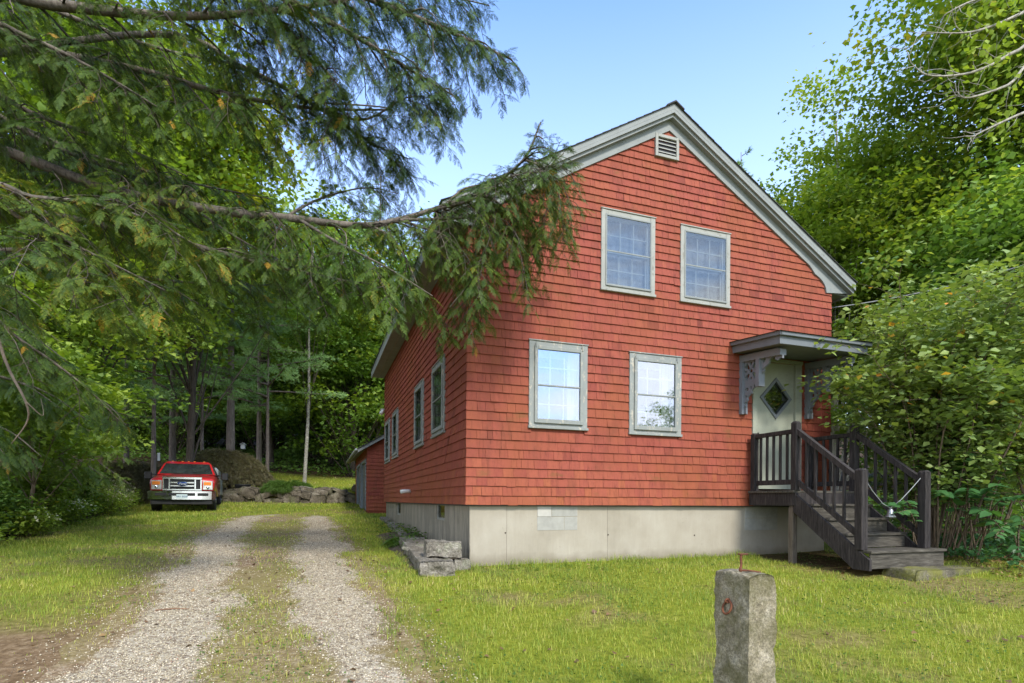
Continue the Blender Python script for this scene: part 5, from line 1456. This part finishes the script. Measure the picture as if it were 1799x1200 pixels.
# pines and birch behind the truck
pine(xat(303, 29), 29, 19, 6.0, 1, 'straight grey pine trunk rising directly behind the truck cab', tr=.27)
pine(xat(355, 27.5), 27.5, 13, 3.6, 2, 'thin young pine between the two thick pine trunks behind the truck', tr=.14, rad=3.0, n_b=40)
p410 = pine(xat(405, 29), 29, 20, 4.6, 3, 'thickest dark pine trunk right of the truck beside the brown mound', tr=.36, rad=4.4, n_b=52)
pine(xat(222, 27), 27, 17, 3.2, 4, 'pine with low soft boughs left of the truck behind the hemlock', tr=.22, rad=4.4, n_b=58, tint=.52)
pine(xat(110, 22), 22, 15, 2.8, 5, 'bushy pine deep behind the hemlocks near the left edge', tr=.2, rad=4.2, n_b=52, tint=.5)
pine(xat(455, 34), 34, 21, 6.5, 6, 'tall pine whose crown shows between the hemlock limbs and the sky', tr=.25, rad=3.6, tint=.55)
pb_ = pine(xat(1208, 25), 25, 17.2, 7, 7, 'pine whose tip shows just right of the roof peak', tr=.22, rad=2.2, n_b=40, group='pines behind the house', tint=.4)
pine(xat(1300, 27), 27, 16.6, 7, 8, 'pine whose tip shows above the middle of the right roof slope', tr=.22, rad=1.9, n_b=40, group='pines behind the house', tint=.4)
pine(xat(665, 40), 40, 22, 7, 9, 'tall pine rising at the right end of the wood beside the roof edge', tr=.3, rad=4.0, tint=.5)
crown_tree('birch_tree', xat(535, 32), 32, 15, 7.0, 2.6, 11, .16, 9000, 'leaf_dark', 'bark_birch', 'slender pale birch trunk standing alone on the upper lawn', None, 16, .62, .14, lean=(.45, 0))
crown_tree('leaning_tree', xat(478, 38), 38, 13, 6.0, 2.6, 12, .2, 6000, 'leaf_dark', 'bark_dark', 'dark crooked trunk leaning at the forest edge left of the birch', None, 36, .4, .24, lean=(-1.2, 0))
# broad leaved trees of the wood
m1 = crown_tree('maple_tree', xat(620, 37), 37, 15, 1.8, 4.4, 21, .24, 26000, 'leaf_maple', 'bark_dark', 'leafy green maple at the forest edge between the birch and the garage', None, 90, .50, .2, True, squash=.25)
m2 = crown_tree('maple_tree', xat(545, 43), 43, 17, 2.0, 4.8, 22, .26, 20000, 'leaf_dark', 'bark_dark', 'dark maple in the shade directly behind the birch trunk', None, 80, .38, .22, True, squash=.25)
m3 = crown_tree('maple_tree', xat(40, 17), 17, 13.5, 4.6, 3.8, 23, .17, 24000, 'leaf_bright', 'bark_dark', 'sunlit yellow green maple behind the hemlock limbs at the upper left', None, 80, .55, .16, True)
m4 = crown_tree('young_tree', xat(45, 12), 12, 4.6, 1.2, 1.7, 24, .13, 7000, 'leaf_bright', 'bark_shrub', 'young bright green leafy tree at the left edge behind the dead twig', None, 40, .45, .06, True)
m5 = crown_tree('maple_tree', xat(590, 46), 46, 20, 6, 5, 25, .3, 15000, 'leaf_bright', 'bark_dark', 'pale sunlit tree top showing above the long lower hemlock limb', None, 70, .45, .2, True)
pine(xat(270, 23.5), 23.5, 14, 4.3, 15, 'pine with soft pale boughs spreading above the truck', tr=.17, rad=4.0, n_b=50, tint=.62, tuft=.18)
pine(xat(470, 31), 31, 15, 4.4, 16, 'pine whose pale lower boughs reach toward the birch', tr=.16, rad=4.2, n_b=44, tint=.62, tuft=.18)
m6 = crown_tree('maple_tree', xat(90, 19), 19, 21, 5.0, 5.2, 26, .22, 36000, 'leaf_bright', 'bark_dark', 'tall sunlit maple behind the hemlock at the upper left corner', None, 95, .42, .26, True)
m7 = crown_tree('maple_tree', xat(330, 24), 24, 19, 7.5, 4.0, 27, .22, 24000, 'leaf_gold', 'bark_dark', 'maple crown with yellow leaves seen between the hemlock limbs and the pines', None, 75, .66, .22, True)
m8 = crown_tree('maple_tree', xat(-30, 15), 15, 7, 1.2, 2.9, 28, .17, 22000, 'leaf_bright', 'bark_dark', 'low spreading bright green maple at the left edge behind the dark hemlock', None, 75, .40, .16, True)
rf = random.Random(3); k = 0
src = [m1, m2, m5, p410]
FG = 'forest trees behind the house and drive'
for Y in (42, 47, 54, 63, 72, 84):
    x = -Y * 1.15
    far = Y > 58
    while x < -Y * .02:
        x += rf.uniform(3.2, 6.2)
        s = rf.choice([m1, m2, m2, m1, p410] if not far else [m1, m2]); yy = Y + rf.uniform(-2.5, 2.5)
        pxx = x / yy * F_PX + 899.5
        if Y > 50 and not (-50 < pxx < 720): continue
        copy_tree(s, (x, yy, H(x, yy) - .2), rf.uniform(0, 6.28), rf.uniform(.85, 1.12) * (1.0 if s is not m5 else .9), 'tall ' + ('pine' if s is p410 else 'leafy tree') + ' in the deep wood behind the upper lawn', FG + (' (pines)' if s is p410 else '')); k += 1
# right hand side
mr = crown_tree('maple_tree', 17.0, 17.5, 21, 5.6, 5.0, 31, .165, 92000, 'leaf_gold', 'bark_dark', 'big maple with gold tinged crown filling the upper right corner', None, 130, .47, .3, True, squash=.34, cspread=.85)
ml = crown_tree('ash_tree', xat(1465, 23), 23, 17.6, 3.0, 3.0, 32, .175, 50000, 'leaf_bright', 'bark_grey', 'bright yellow green tree rising behind the right roof slope', None, 120, .50, .18, False, squash=.4, cspread=.75)
crown_tree('maple_tree', 14.2, 14.8, 9.5, 3.0, 3.3, 33, .17, 26000, 'leaf_dark', 'bark_dark', 'shady dark green tree behind the big shrub on the right', None, 70, .50, .16, True)
for (x, y, s, lab) in ((19, 24, mr, 'tall dark tree right of the bright ash behind the shrub'), (18, 33, m2, 'far tree seen low between the roof slope and the big maple'), (25, 36, m1, 'far leafy tree at the right behind the shady tree'), (27, 30, m2, 'dark far tree at the right edge behind the maple'), (13, 36, m1, 'far leafy tree just behind the eave of the house')):
    copy_tree(s, (x, y, H(x, y) - .3), rf.uniform(0, 6), .8 if s is mr else 1.0, lab)
copy_tree(m1, (27.5, -8.0, 0), 1.3, .60, 'leafy tree across the road mirrored in the right ground floor window')
# bare limbs reaching in at the top right
bt = empty('ash_tree', (12.6, 9.6, H(12.6, 9.6)), 0, 'tree whose bare grey limbs and yellow leaves cross the top right corner', 'tree')
o = Vector(bt.location); m = MB(); m.tube([(0, 0, -.3), (0, 0, 4), (-.3, 0, 9), (0, .2, 13)], [.26, .22, .16, .04], 12); m.build('trunk', MAT['bark_grey'], bt)
fo = Foliage(); rg = np.random.default_rng(9); LP = []; LD = []
T0 = Vector((12.5, 9.6, 6.5))
for j, pts in enumerate((((1880, -10, 9.4), (1799, 22, 9.2), (1740, 47, 9.1), (1690, 58, 9.0), (1615, 56, 9.0)), ((1880, 60, 9.2), (1790, 88, 9.0), (1740, 115, 9.0), (1690, 131, 8.9), (1630, 132, 8.9), (1600, 110, 8.9)), ((1880, 170, 9.2), (1799, 198, 9.0), (1745, 222, 8.9), (1705, 242, 8.9)), ((1860, -60, 9), (1770, -20, 9), (1700, 5, 9), (1660, 25, 9)), ((1850, 110, 9.4), (1770, 150, 9.3), (1700, 172, 9.2), (1680, 160, 9.2)))):
    w = px(*pts); w = [T0.lerp(w[0], .3)] + w; s_ = spline([tuple(p) for p in w], 24); m = MB(); m.tube([p - o for p in s_], [.03 * (1 - i / 24) ** .8 + .004 for i in range(25)], 6)
    for q in range(7, 25, 1):
        d = np.array(s_[min(q, 23) + 1] - s_[min(q, 23)]); d = unit(d); l2 = unit(np.cross(d, rg.normal(size=3))); p = np.array(s_[q]); path = [p]
        dd = unit(d * .8 + l2 * .8); ln = .2 + .5 * rg.random()
        for e in range(4): dd = unit(dd + rg.normal(size=3) * .25 + np.array([0, 0, -.05])); p = p + dd * ln / 4; path.append(p)
        m.tube([Vector(x_) - o for x_ in path], [.006, .005, .004, .003, .002], 4, caps=False)
        if q < 15 and rg.random() < .8:
            for e in range(12): LP.append(p + rg.normal(size=3) * .12 - np.array(o)); LD.append(dd + rg.normal(size=3) * .5)
    m.build('limb', MAT['bark_grey'], bt)
LP = np.array(LP); LD = np.array(LD); fo.put(LEAF_V, LEAF_F, LP, .085 + .04 * rg.random(len(LP)), frames(LD, rg.normal(size=len(LP)) * .6), .6 + .3 * rg.random(len(LP))); fo.build('leaves', 'leaf_bright', bt)
# ------------------------------------------------------------ shrubs
def shrub(name, x, y, h, rad, seed, leaf, n, mat, label, cat='shrub', group=None, stems=12, lo=.25, tint=.45, bark='bark_shrub', lobe=False, droop=.2, stem_r=.018, spread=.12, flat=.45, dome=.30):
    rg = np.random.default_rng(seed); z = H(x, y); t = empty(name, (x, y, z), 0, label, cat, group); m = MB(); A = []; AT = []
    for s in range(stems):
        a = rg.random() * 6.28; rr = rad * (rg.random() ** .6); hh = h * (.62 + .38 * rg.random()) * (1 - dome * (rr / rad) ** 2)
        e = np.array([math.cos(a) * rr, math.sin(a) * rr, hh]); b = e * np.array([.12, .12, 0]) + np.append(rg.normal(size=2) * .05, -.1)
        mid = (b + e) / 2 + np.array([0, 0, h * .14]) + rg.normal(size=3) * .08 * rad
        sp = spline([tuple(b), tuple(mid), tuple(e)], 10); r0 = stem_r * (.6 + .7 * rg.random()); m.tube(sp, [r0 * (1 - .8 * i / 10) for i in range(11)], 5, caps=False)
        st = tint + .12 * rg.normal()
        for i in range(2, 11):
            if sp[i].z < lo * h: continue
            for k in range(3):
                d = unit(np.array([rg.normal(), rg.normal(), .35 + .3 * rg.random()])); ln = rad * .34 * (.5 + .8 * rg.random()); p = np.array(sp[i]); q = p + d * ln + np.array([0, 0, -droop * ln])
                m.tube([tuple(p), tuple((p + q) / 2 + np.array([0, 0, .05 * ln])), tuple(q)], [r0 * .25, r0 * .2, .0015], 3, caps=False)
                for u in (.35, .6, .8, 1.0): A.append(p + (q - p) * u); AT.append(st)
    m.build('stems', MAT[bark], t); A = np.array(A); AT = np.array(AT)
    w = rg.integers(0, len(A), n); P = A[w] + rg.normal(size=(n, 3)) * np.array([spread, spread, spread * .6])
    P[:, 2] = np.maximum(P[:, 2], .02)
    a = rg.random(n) * 6.28; D = np.stack([np.cos(a), np.sin(a), -.25 + .35 * rg.normal(size=n)], 1)
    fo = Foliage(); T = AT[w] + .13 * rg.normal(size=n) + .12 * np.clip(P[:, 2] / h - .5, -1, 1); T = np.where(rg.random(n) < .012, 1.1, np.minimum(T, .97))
    TV, TF = (LOBE_V, LOBE_F) if lobe else (LEAF_V, LEAF_F)
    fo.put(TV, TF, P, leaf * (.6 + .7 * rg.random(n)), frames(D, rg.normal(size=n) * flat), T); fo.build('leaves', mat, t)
    return t
shrub('large_shrub', 6.70, 8.95, 4.45, 1.8, 1, .105, 21000, 'leaf_shrub', 'tall leafy shrub crowding the right side of the porch stairs', dome=.08, group='large shrubs by the stairs', stems=32, lo=.20, stem_r=.015)
shrub('large_shrub', 8.9, 10.6, 5.3, 2.2, 2, .11, 17000, 'leaf_shrub', 'tallest leafy shrub at the right edge under the service cable', group='large shrubs by the stairs', stems=26, lo=.16, stem_r=.018)
shrub('large_shrub', 8.3, 8.5, 3.3, 1.25, 3, .10, 5500, 'leaf_shrub', 'pale leaved shrub hanging in front of the others at the right edge', group='large shrubs by the stairs', stems=14, lo=.42, tint=.62, stem_r=.02)
def knotweed(x, y, pts, seed, label, leaf=.15):
    rg = np.random.default_rng(seed); t = empty('knotweed_plant', (x, y, H(x, y)), 0, label, 'plant'); o = np.array(t.location); m = MB(); P = []; D = []
    for e in pts:
        e = np.array(e); b = np.array([x, y, H(x, y)]) + np.append(rg.normal(size=2) * .12, 0); mid = (b + e) / 2 + np.array([0, 0, .35]); sp = spline([tuple(b), tuple(mid), tuple(e)], 12)
        m.tube([p - Vector(o) for p in sp], [.012 * (1 - .7 * i / 12) for i in range(13)], 5, caps=False)
        for i in range(5, 13):
            d = unit(np.array(sp[i]) - np.array(sp[i - 1])); l2 = unit(np.cross(d, (0, 0, 1.0)))
            for s in (-1, 1): P.append(np.array(sp[i]) + l2 * s * .02 - o); D.append(d * .4 + l2 * s + np.array([0, 0, -.35 + .1 * rg.normal()]))
    m.build('stems', MAT['bark_shrub'], t); P = np.array(P); D = np.array(D); TV = np.array([(0, 0, 0), (-.05, .28, .02), (.25, .46, .05), (.6, .30, .0), (1, 0, -.12), (.6, -.30, .0), (.25, -.46, .05), (-.05, -.28, .02), (.4, 0, -.02)]); TF = np.array([(8, i, i + 1) for i in range(7)] + [(8, 7, 0)])
    fo = Foliage(); fo.put(TV, TF, P, leaf * (.8 + .4 * rg.random(len(P))), frames(D, rg.normal(size=len(P)) * .25), .4 + .2 * rg.normal(size=len(P))); fo.build('leaves', 'leaf_knot', t)
knotweed(7.0, 8.6, px((1645, 862, 8.0), (1700, 858, 7.9), (1755, 850, 7.8), (1799, 870, 7.7), (1690, 800, 8.2), (1620, 820, 8.6), (1760, 930, 7.6), (1720, 790, 8.2), (1790, 800, 8.0), (1660, 760, 8.6), (1740, 900, 7.8)), 5, 'broad heart leaved plant arching beside the far stair post')
knotweed(6.15, 8.35, px((1560, 884, 7.75), (1590, 880, 7.7), (1575, 900, 7.6)), 6, 'small heart leaved sprig poking through the stair railing by the bell', .10)
knotweed(7.6, 8.3, px((1750, 940, 7.5), (1790, 960, 7.3), (1799, 920, 7.5)), 7, 'low broad leaved plant at the right edge above the leaf litter', .12)
# low growth under the shrubs
def cover(name, region, n, leaf, mat, label, cat, seed, hh=.22, tint=.4, lobe=True):
    rg = np.random.default_rng(seed); P = []
    x0, x1, y0, y1, ok = region
    x = x0 + (x1 - x0) * rg.random(n * 3); y = y0 + (y1 - y0) * rg.random(n * 3); k = ok(x, y) & (fbm(x * 1.4, y * 1.4, seed=seed) > -.35); x, y = x[k][:n], y[k][:n]; n = len(x)
    top = hh * (.55 + .6 * (fbm(x * 1.1, y * 1.1, seed=seed + 1) + .5)); z = hgt(x, y) + top * rg.random(n) ** .5
    a = rg.random(n) * 6.28; D = np.stack([np.cos(a), np.sin(a), .1 + .4 * rg.normal(size=n)], 1); fo = Foliage()
    TV, TF = (LOBE_V, LOBE_F) if lobe else (LEAF_V, LEAF_F)
    fo.put(TV, TF, np.stack([x, y, z], 1), leaf * (.6 + .7 * rg.random(n)), frames(D, rg.normal(size=n) * .5), tint + .2 * rg.normal(size=n)); prep(fo.build(name, mat), label, cat, kind='stuff')
cover('ground_cover', (6.3, 11, 7.2, 11, lambda x, y: (x - 6.7 > -.2 * (y - 8)) & (y > 7.45 + .1 * (x - 6.5))), 5000, .07, 'leaf_knot', 'low dark green leafy ground cover under the shrubs right of the stairs', 'ground cover', 61)
fb = lambda y: np.interp(y, [0, 8, 11, 14, 20, 26, 34], [-5.2, -7.9, -9.4, -10.9, -13.6, -16.8, -16.5])
cover('shade_plants', (6.6, 16, 9.5, 18, lambda x, y: x > 6.6), 9000, .11, 'leaf_dark', 'shady leafy growth behind the stems of the large shrubs', 'ground cover', 67, .9, .4, False)
cover('undergrowth', (-24, -6, 7, 27, lambda x, y: (x < fb(y) - .15) & (x > fb(y) - 4.5)), 30000, .095, 'leaf_bright', 'tangled bright green weeds along the left edge of the lawn', 'undergrowth', 62, .6, .55, False)
cover('forest_floor_plants', (-40, 2, 36, 50, lambda x, y: x < 2), 16000, .20, 'leaf_dark', 'low dark plants on the floor of the wood beyond the upper lawn', 'ground cover', 63, .5, .35)
SG = 'weedy shrubs along the left of the lawn'
for j, (x, y, h, r_, mt, tn, lab) in enumerate((
    (-10.3, 10.9, 1.2, .9, 'leaf_dark', .5, 'low dark green bush at the left edge of the photo in front of the bank'),
    (-10.9, 12.6, 1.5, .9, 'leaf_bright', .42, 'bright green weedy bush under the dark hemlock boughs'),
    (-12.2, 14.3, 1.6, 1.1, 'leaf_bright', .35, 'leafy bush in the middle of the weedy bank'),
    (-12.9, 16.4, 1.4, 1.0, 'leaf_fern', .3, 'light green bush just before the pale wildflowers'),
    (-15.4, 19.5, 2.0, 1.3, 'leaf_bright', .3, 'taller bush behind the wildflowers left of the truck'))):
    shrub('weedy_bush', x, y, h, r_, 40 + j, .10, 3200, mt, lab, group=SG, stems=12, lo=.1, tint=tn, spread=.12)
def flowers(x, y, h, r_, seed, label, mat='flower_pale', n=500, size=.035):
    t = shrub('wildflower_clump', x, y, h, r_, seed, .06, 2600, 'leaf_bright', label, 'wildflowers', 'wildflowers beside the truck', stems=16, lo=.1, tint=.5, stem_r=.006)
    rg = np.random.default_rng(seed); a = rg.random(n) * 6.28; q = r_ * rg.random(n) ** .5; z = h * (.7 + .4 * rg.random(n)) * (1 - .3 * (q / r_) ** 2); fo = Foliage()
    P = np.stack([np.cos(a) * q, np.sin(a) * q, z], 1); D = rg.normal(size=(n, 3)); fo.put(LOBE_V - np.array([.5, 0, 0]), LOBE_F, P, size * (.6 + rg.random(n)), frames(D, rg.random(n) * 6), rg.random(n)); fo.build('blossoms', mat, t)
flowers(-12.75, 17.6, .95, .75, 71, 'pale flowering weeds by the lawn in front of the truck wheel')
flowers(-13.7, 18.9, 1.15, .85, 72, 'tall clump of faded pale wildflowers touching the left side of the truck', n=800)
flowers(-11.3, 14.2, .7, .6, 73, 'small clump of white wildflowers at the edge of the lawn', 'petal_white', 160, .045)
flowers(-10.1, 11.7, .6, .55, 74, 'sparse white wildflowers near the left edge of the photo', 'petal_white', 90, .05)
# weeping brownish junipers behind the truck
def mound(name, x, y, h, rad, seed, mat, label, cat, n=900, ln=.9, tint=.4):
    rg = np.random.default_rng(seed); t = empty(name, (x, y, H(x, y) - .05), 0, label, cat); m = MB(); P = []; D = []; T = []
    for s in range(n // 6):
        a = rg.random() * 6.28; u = rg.random() ** .5; p = np.array([math.cos(a) * rad * u * .75, math.sin(a) * rad * u * .75, h * math.sqrt(max(.05, 1 - u * u * .8))]); d = unit(np.array([math.cos(a), math.sin(a), .1])); path = [p]
        for k in range(6):
            d = unit(d + np.array([0, 0, -.38]) + rg.normal(size=3) * .1); p = p + d * ln / 6; p[2] = max(p[2], .03); path.append(p)
            for q in range(5): P.append(p + rg.normal(size=3) * .05); D.append(d + rg.normal(size=3) * .35); T.append(tint + .2 * rg.normal())
        if s % 3 == 0: m.tube([(0, 0, 0)] + [tuple(x_) for x_ in path[:3]], [.03, .012, .008, .005], 4, caps=False)
    m.build('branches', MAT['bark_shrub'], t); P, D, T = map(np.array, (P, D, T)); fo = Foliage(); TV, TF, TT = TUFT[0]
    fo.put(TV * np.array([1.3, .8, .8]), TF, P, .15 + .06 * rg.random(len(P)), frames(D, rg.random(len(P)) * 6), T, TT); fo.build('foliage', mat, t)
mound('weeping_shrub', xat(392, 27.8), 27.8, 1.75, 2.1, 5, 'leaf_brown', 'brownish weeping mound shaped shrub behind the right side of the truck', 'shrub', 2600, 1.3)
mound('weeping_shrub', xat(235, 25.5), 25.5, 1.9, 1.8, 6, 'leaf_brown', 'brownish weeping shrub behind the left mirror of the truck', 'shrub', 1800, 1.2)
mound('creeping_juniper', xat(505, 26.8), 26.8, .35, 1.15, 7, 'leaf_fern', 'flat spiky green juniper spilling over the stone wall', 'shrub', 900, .5, .3)
# ferns
def fern(name, x, y, n, ln, seed, label, group=None, mat='leaf_fern'):
    rg = np.random.default_rng(seed); t = empty(name, (x, y, H(x, y) + (.07 if name == 'fern' else 0)), 0, label, 'fern', group); fo = Foliage(); P = []; D = []; S = []
    for k in range(n):
        a = rg.random() * 6.28; d = np.array([math.cos(a) * .7, math.sin(a) * .7, 1.0]); p = np.zeros(3); N = 16; L_ = ln * (.7 + .5 * rg.random())
        for i in range(N):
            d = unit(d + np.array([math.cos(a) * .10, math.sin(a) * .10, -.14])); p = p + d * L_ / N; l2 = unit(np.cross(d, (0, 0, 1.0)))
            w = L_ * .26 * math.sin(PI * min(1, (i + 2) / (N + 1))) ** .7
            for s in (-1, 1): P.append(p.copy()); D.append(l2 * s + d * .25 + np.array([0, 0, -.1])); S.append(w)
    P, D, S = map(np.array, (P, D, S)); fo.put(LEAF_V * np.array([1, .35, 1]), LEAF_F, P, S, frames(D, rg.normal(size=len(P)) * .15), .45 + .15 * rg.normal(size=len(P))); fo.build('fronds', mat, t)
p = H2W(-.40, 2.75); fern('fern', p.x, p.y, 46, .52, 1, 'bushy green fern growing in the bed by the basement window')
FGp = 'small fern sprigs along the front foundation'
for k in range(11):
    q = H2W(.5 + k * .43 + random.uniform(-.1, .1), -.25 - random.random() * .55)
    fern('fern_sprig', q.x, q.y, 2, .13, 20 + k, 'tiny fern sprig in the grass along the front foundation', FGp)
okl = lambda x, y: (bare_mask(x, y) < .75) & (x > fb(y) + .1) & ~(((x - HX) * CA + (y - HY) * SA > -.8) & (-(x - HX) * SA + (y - HY) * CA > -.02)) & ~((x > 7.0) & (y > 6.6)) & (fbm(x * .8, y * .8, seed=91) > .02)
cover('lawn_weeds', (-9, 8, 2.6, 12, okl), 9000, .022, 'leaf_fern', 'small round leaved clover and weeds growing in the lawn', 'weeds', 92, .045, .25)
cover('bed_weeds', (-4, -.7, 8, 13, lambda x, y: ((x - HX) * CA + (y - HY) * SA > -.72) & ((x - HX) * CA + (y - HY) * SA < -.02) & (-(x - HX) * SA + (y - HY) * CA > 1.6) & (-(x - HX) * SA + (y - HY) * CA < 7)), 1500, .05, 'leaf_fern', 'light green weeds filling the bed along the side foundation', 'weeds', 93, .26, .2, False)
# fallen leaves
def fallen():
    rg = np.random.default_rng(77); n = 1100; x = rg.uniform(-9, 9, n); y = rg.uniform(2.5, 16, n); k = ~((x > 7) & (y > 7)) ; t = (x - HX) * CA + (y - HY) * SA; s = -(x - HX) * SA + (y - HY) * CA; k &= ~((t > -.05) & (s > -.05)); x, y = x[k], y[k]; n = len(x)
    n2 = 1500; x2 = rg.uniform(6.4, 9, n2); y2 = rg.uniform(6.6, 8.8, n2); x = np.append(x, x2); y = np.append(y, y2); n = len(x)
    a = rg.random(n) * 6.28; D = np.stack([np.cos(a), np.sin(a), .2 * rg.normal(size=n)], 1); fo = Foliage()
    fo.put(LOBE_V, LOBE_F, np.stack([x, y, hgt(x, y) + .022], 1), .03 + .03 * rg.random(n), frames(D, rg.normal(size=n) * .4), rg.random(n)); prep(fo.build('fallen_leaves', 'litter_leaf'), 'scattered small brown leaves on the drive, the grass and under the shrubs', 'fallen leaves', kind='stuff')
m_leaf('litter_leaf', [(0, g3(.06, .035, .02)), (.5, g3(.17, .095, .045)), (1, g3(.34, .22, .09))], .1)
fallen()

# ------------------------------------------------------------ light, sky, camera
SUN_EL, SUN_AZ = R(42), R(155)      # azimuth measured from +Y towards +X
w = bpy.data.worlds.new('World'); SC.world = w; w.use_nodes = True; nt = w.node_tree; nt.nodes.clear()
N = lambda t, **k: nt.nodes.new('ShaderNode' + t)
sky = N('TexSky'); sky.sky_type = 'NISHITA'; sky.sun_disc = False; sky.sun_elevation = SUN_EL; sky.sun_rotation = SUN_AZ; sky.air_density = 1.0; sky.dust_density = .4; sky.ozone_density = 1.6
tc = N('TexCoord'); mp = N('Mapping'); mp.inputs['Scale'].default_value = (1, 1, 3.2); no = N('TexNoise'); no.inputs['Scale'].default_value = 2.1; no.inputs['Detail'].default_value = 8; no.inputs['Roughness'].default_value = .58
nt.links.new(tc.outputs['Generated'], mp.inputs[0]); nt.links.new(mp.outputs[0], no.inputs['Vector'])
cr = N('ValToRGB'); cr.color_ramp.elements[0].position = .47; cr.color_ramp.elements[1].position = .70; nt.links.new(no.outputs[0], cr.inputs[0])
sx = N('SeparateXYZ'); nt.links.new(tc.outputs['Generated'], sx.inputs[0])
hr = N('ValToRGB'); e = hr.color_ramp.elements; e[0].position = .0; e[0].color = (1, 1, 1, 1); e[1].position = .36; e[1].color = (.0, .0, .0, 1); nt.links.new(sx.outputs[2], hr.inputs[0])
bk = N('ValToRGB'); bk.color_ramp.elements[0].position = .30; bk.color_ramp.elements[0].color = (1, 1, 1, 1); bk.color_ramp.elements[1].position = .62; bk.color_ramp.elements[1].color = (0, 0, 0, 1)
ym = N('Math'); ym.operation = 'MULTIPLY_ADD'; nt.links.new(sx.outputs[1], ym.inputs[0]); ym.inputs[1].default_value = .5; ym.inputs[2].default_value = .5; nt.links.new(ym.outputs[0], bk.inputs[0])
c2 = N('ValToRGB'); c2.color_ramp.elements[0].position = .40; c2.color_ramp.elements[1].position = .60; c2.color_ramp.elements[1].color = (.95, .95, .95, 1); nt.links.new(no.outputs[0], c2.inputs[0])
m2_ = N('Math'); m2_.operation = 'MULTIPLY'; nt.links.new(c2.outputs[0], m2_.inputs[0]); nt.links.new(bk.outputs[0], m2_.inputs[1])
m1_ = N('Math'); m1_.operation = 'MULTIPLY'; nt.links.new(cr.outputs[0], m1_.inputs[0]); nt.links.new(hr.outputs[0], m1_.inputs[1])
mm = N('Math'); mm.operation = 'MAXIMUM'; nt.links.new(m1_.outputs[0], mm.inputs[0]); nt.links.new(m2_.outputs[0], mm.inputs[1])
mx = N('MixRGB'); mx.inputs[2].default_value = (5.9, 5.8, 5.6, 1); nt.links.new(mm.outputs[0], mx.inputs[0]); 
tn = N('MixRGB'); tn.blend_type = 'MULTIPLY'; tn.inputs[0].default_value = 1; tn.inputs[2].default_value = (.66, .92, 1.22, 1); nt.links.new(sky.outputs[0], tn.inputs[1]); hzr = N('ValToRGB'); he = hzr.color_ramp.elements; he[0].position = .0; he[0].color = (.75, .75, .75, 1); he[1].position = .74; he[1].color = (0, 0, 0, 1); q_ = he.new(.45); q_.color = (.30, .30, .30, 1)
nt.links.new(sx.outputs[2], hzr.inputs[0]); hm = N('MixRGB'); hm.inputs[2].default_value = (4.3, 4.75, 5.3, 1); nt.links.new(hzr.outputs[0], hm.inputs[0]); nt.links.new(tn.outputs[0], hm.inputs[1]); nt.links.new(hm.outputs[0], mx.inputs[1])
bg = N('Background'); bg.inputs[1].default_value = .15; wo = N('OutputWorld'); nt.links.new(mx.outputs[0], bg.inputs[0]); nt.links.new(bg.outputs[0], wo.inputs[0])
sl = bpy.data.lights.new('sun', 'SUN'); sl.energy = 1.65; sl.angle = R(9.0); sl.color = (1, .955, .87); so_ = bpy.data.objects.new('sun', sl); COL.objects.link(so_)
sd = Vector((math.sin(SUN_AZ) * math.cos(SUN_EL), math.cos(SUN_AZ) * math.cos(SUN_EL), math.sin(SUN_EL)))
so_.rotation_euler = (-sd).to_track_quat('-Z', 'Y').to_euler(); so_.location = (0, 0, 30)
cam = bpy.data.cameras.new('camera'); co = bpy.data.objects.new('camera', cam); COL.objects.link(co); SC.camera = co
cam.sensor_width = 36; cam.lens = 36 * F_PX / 1799; cam.shift_x = -(899.5 - 899.5) / 1799; cam.shift_y = (YH - 600) / 1799; cam.clip_end = 2000; cam.clip_start = .05
co.location = (0, 0, EYE); co.rotation_euler = (Matrix.Rotation(R(90), 3, 'X') @ Matrix.Rotation(ROLL, 3, 'Z')).to_euler()
SC.view_settings.view_transform = 'Standard'; SC.view_settings.look = 'None'; SC.view_settings.exposure = 1.42; SC.view_settings.gamma = 1
SC.cycles.max_bounces = 8; SC.cycles.transparent_max_bounces = 12; SC.cycles.use_denoising = True; SC.cycles.diffuse_bounces = 4; SC.cycles.transmission_bounces = 4
print('polys', sum(len(o.data.polygons) for o in SC.objects if o.type == 'MESH'))
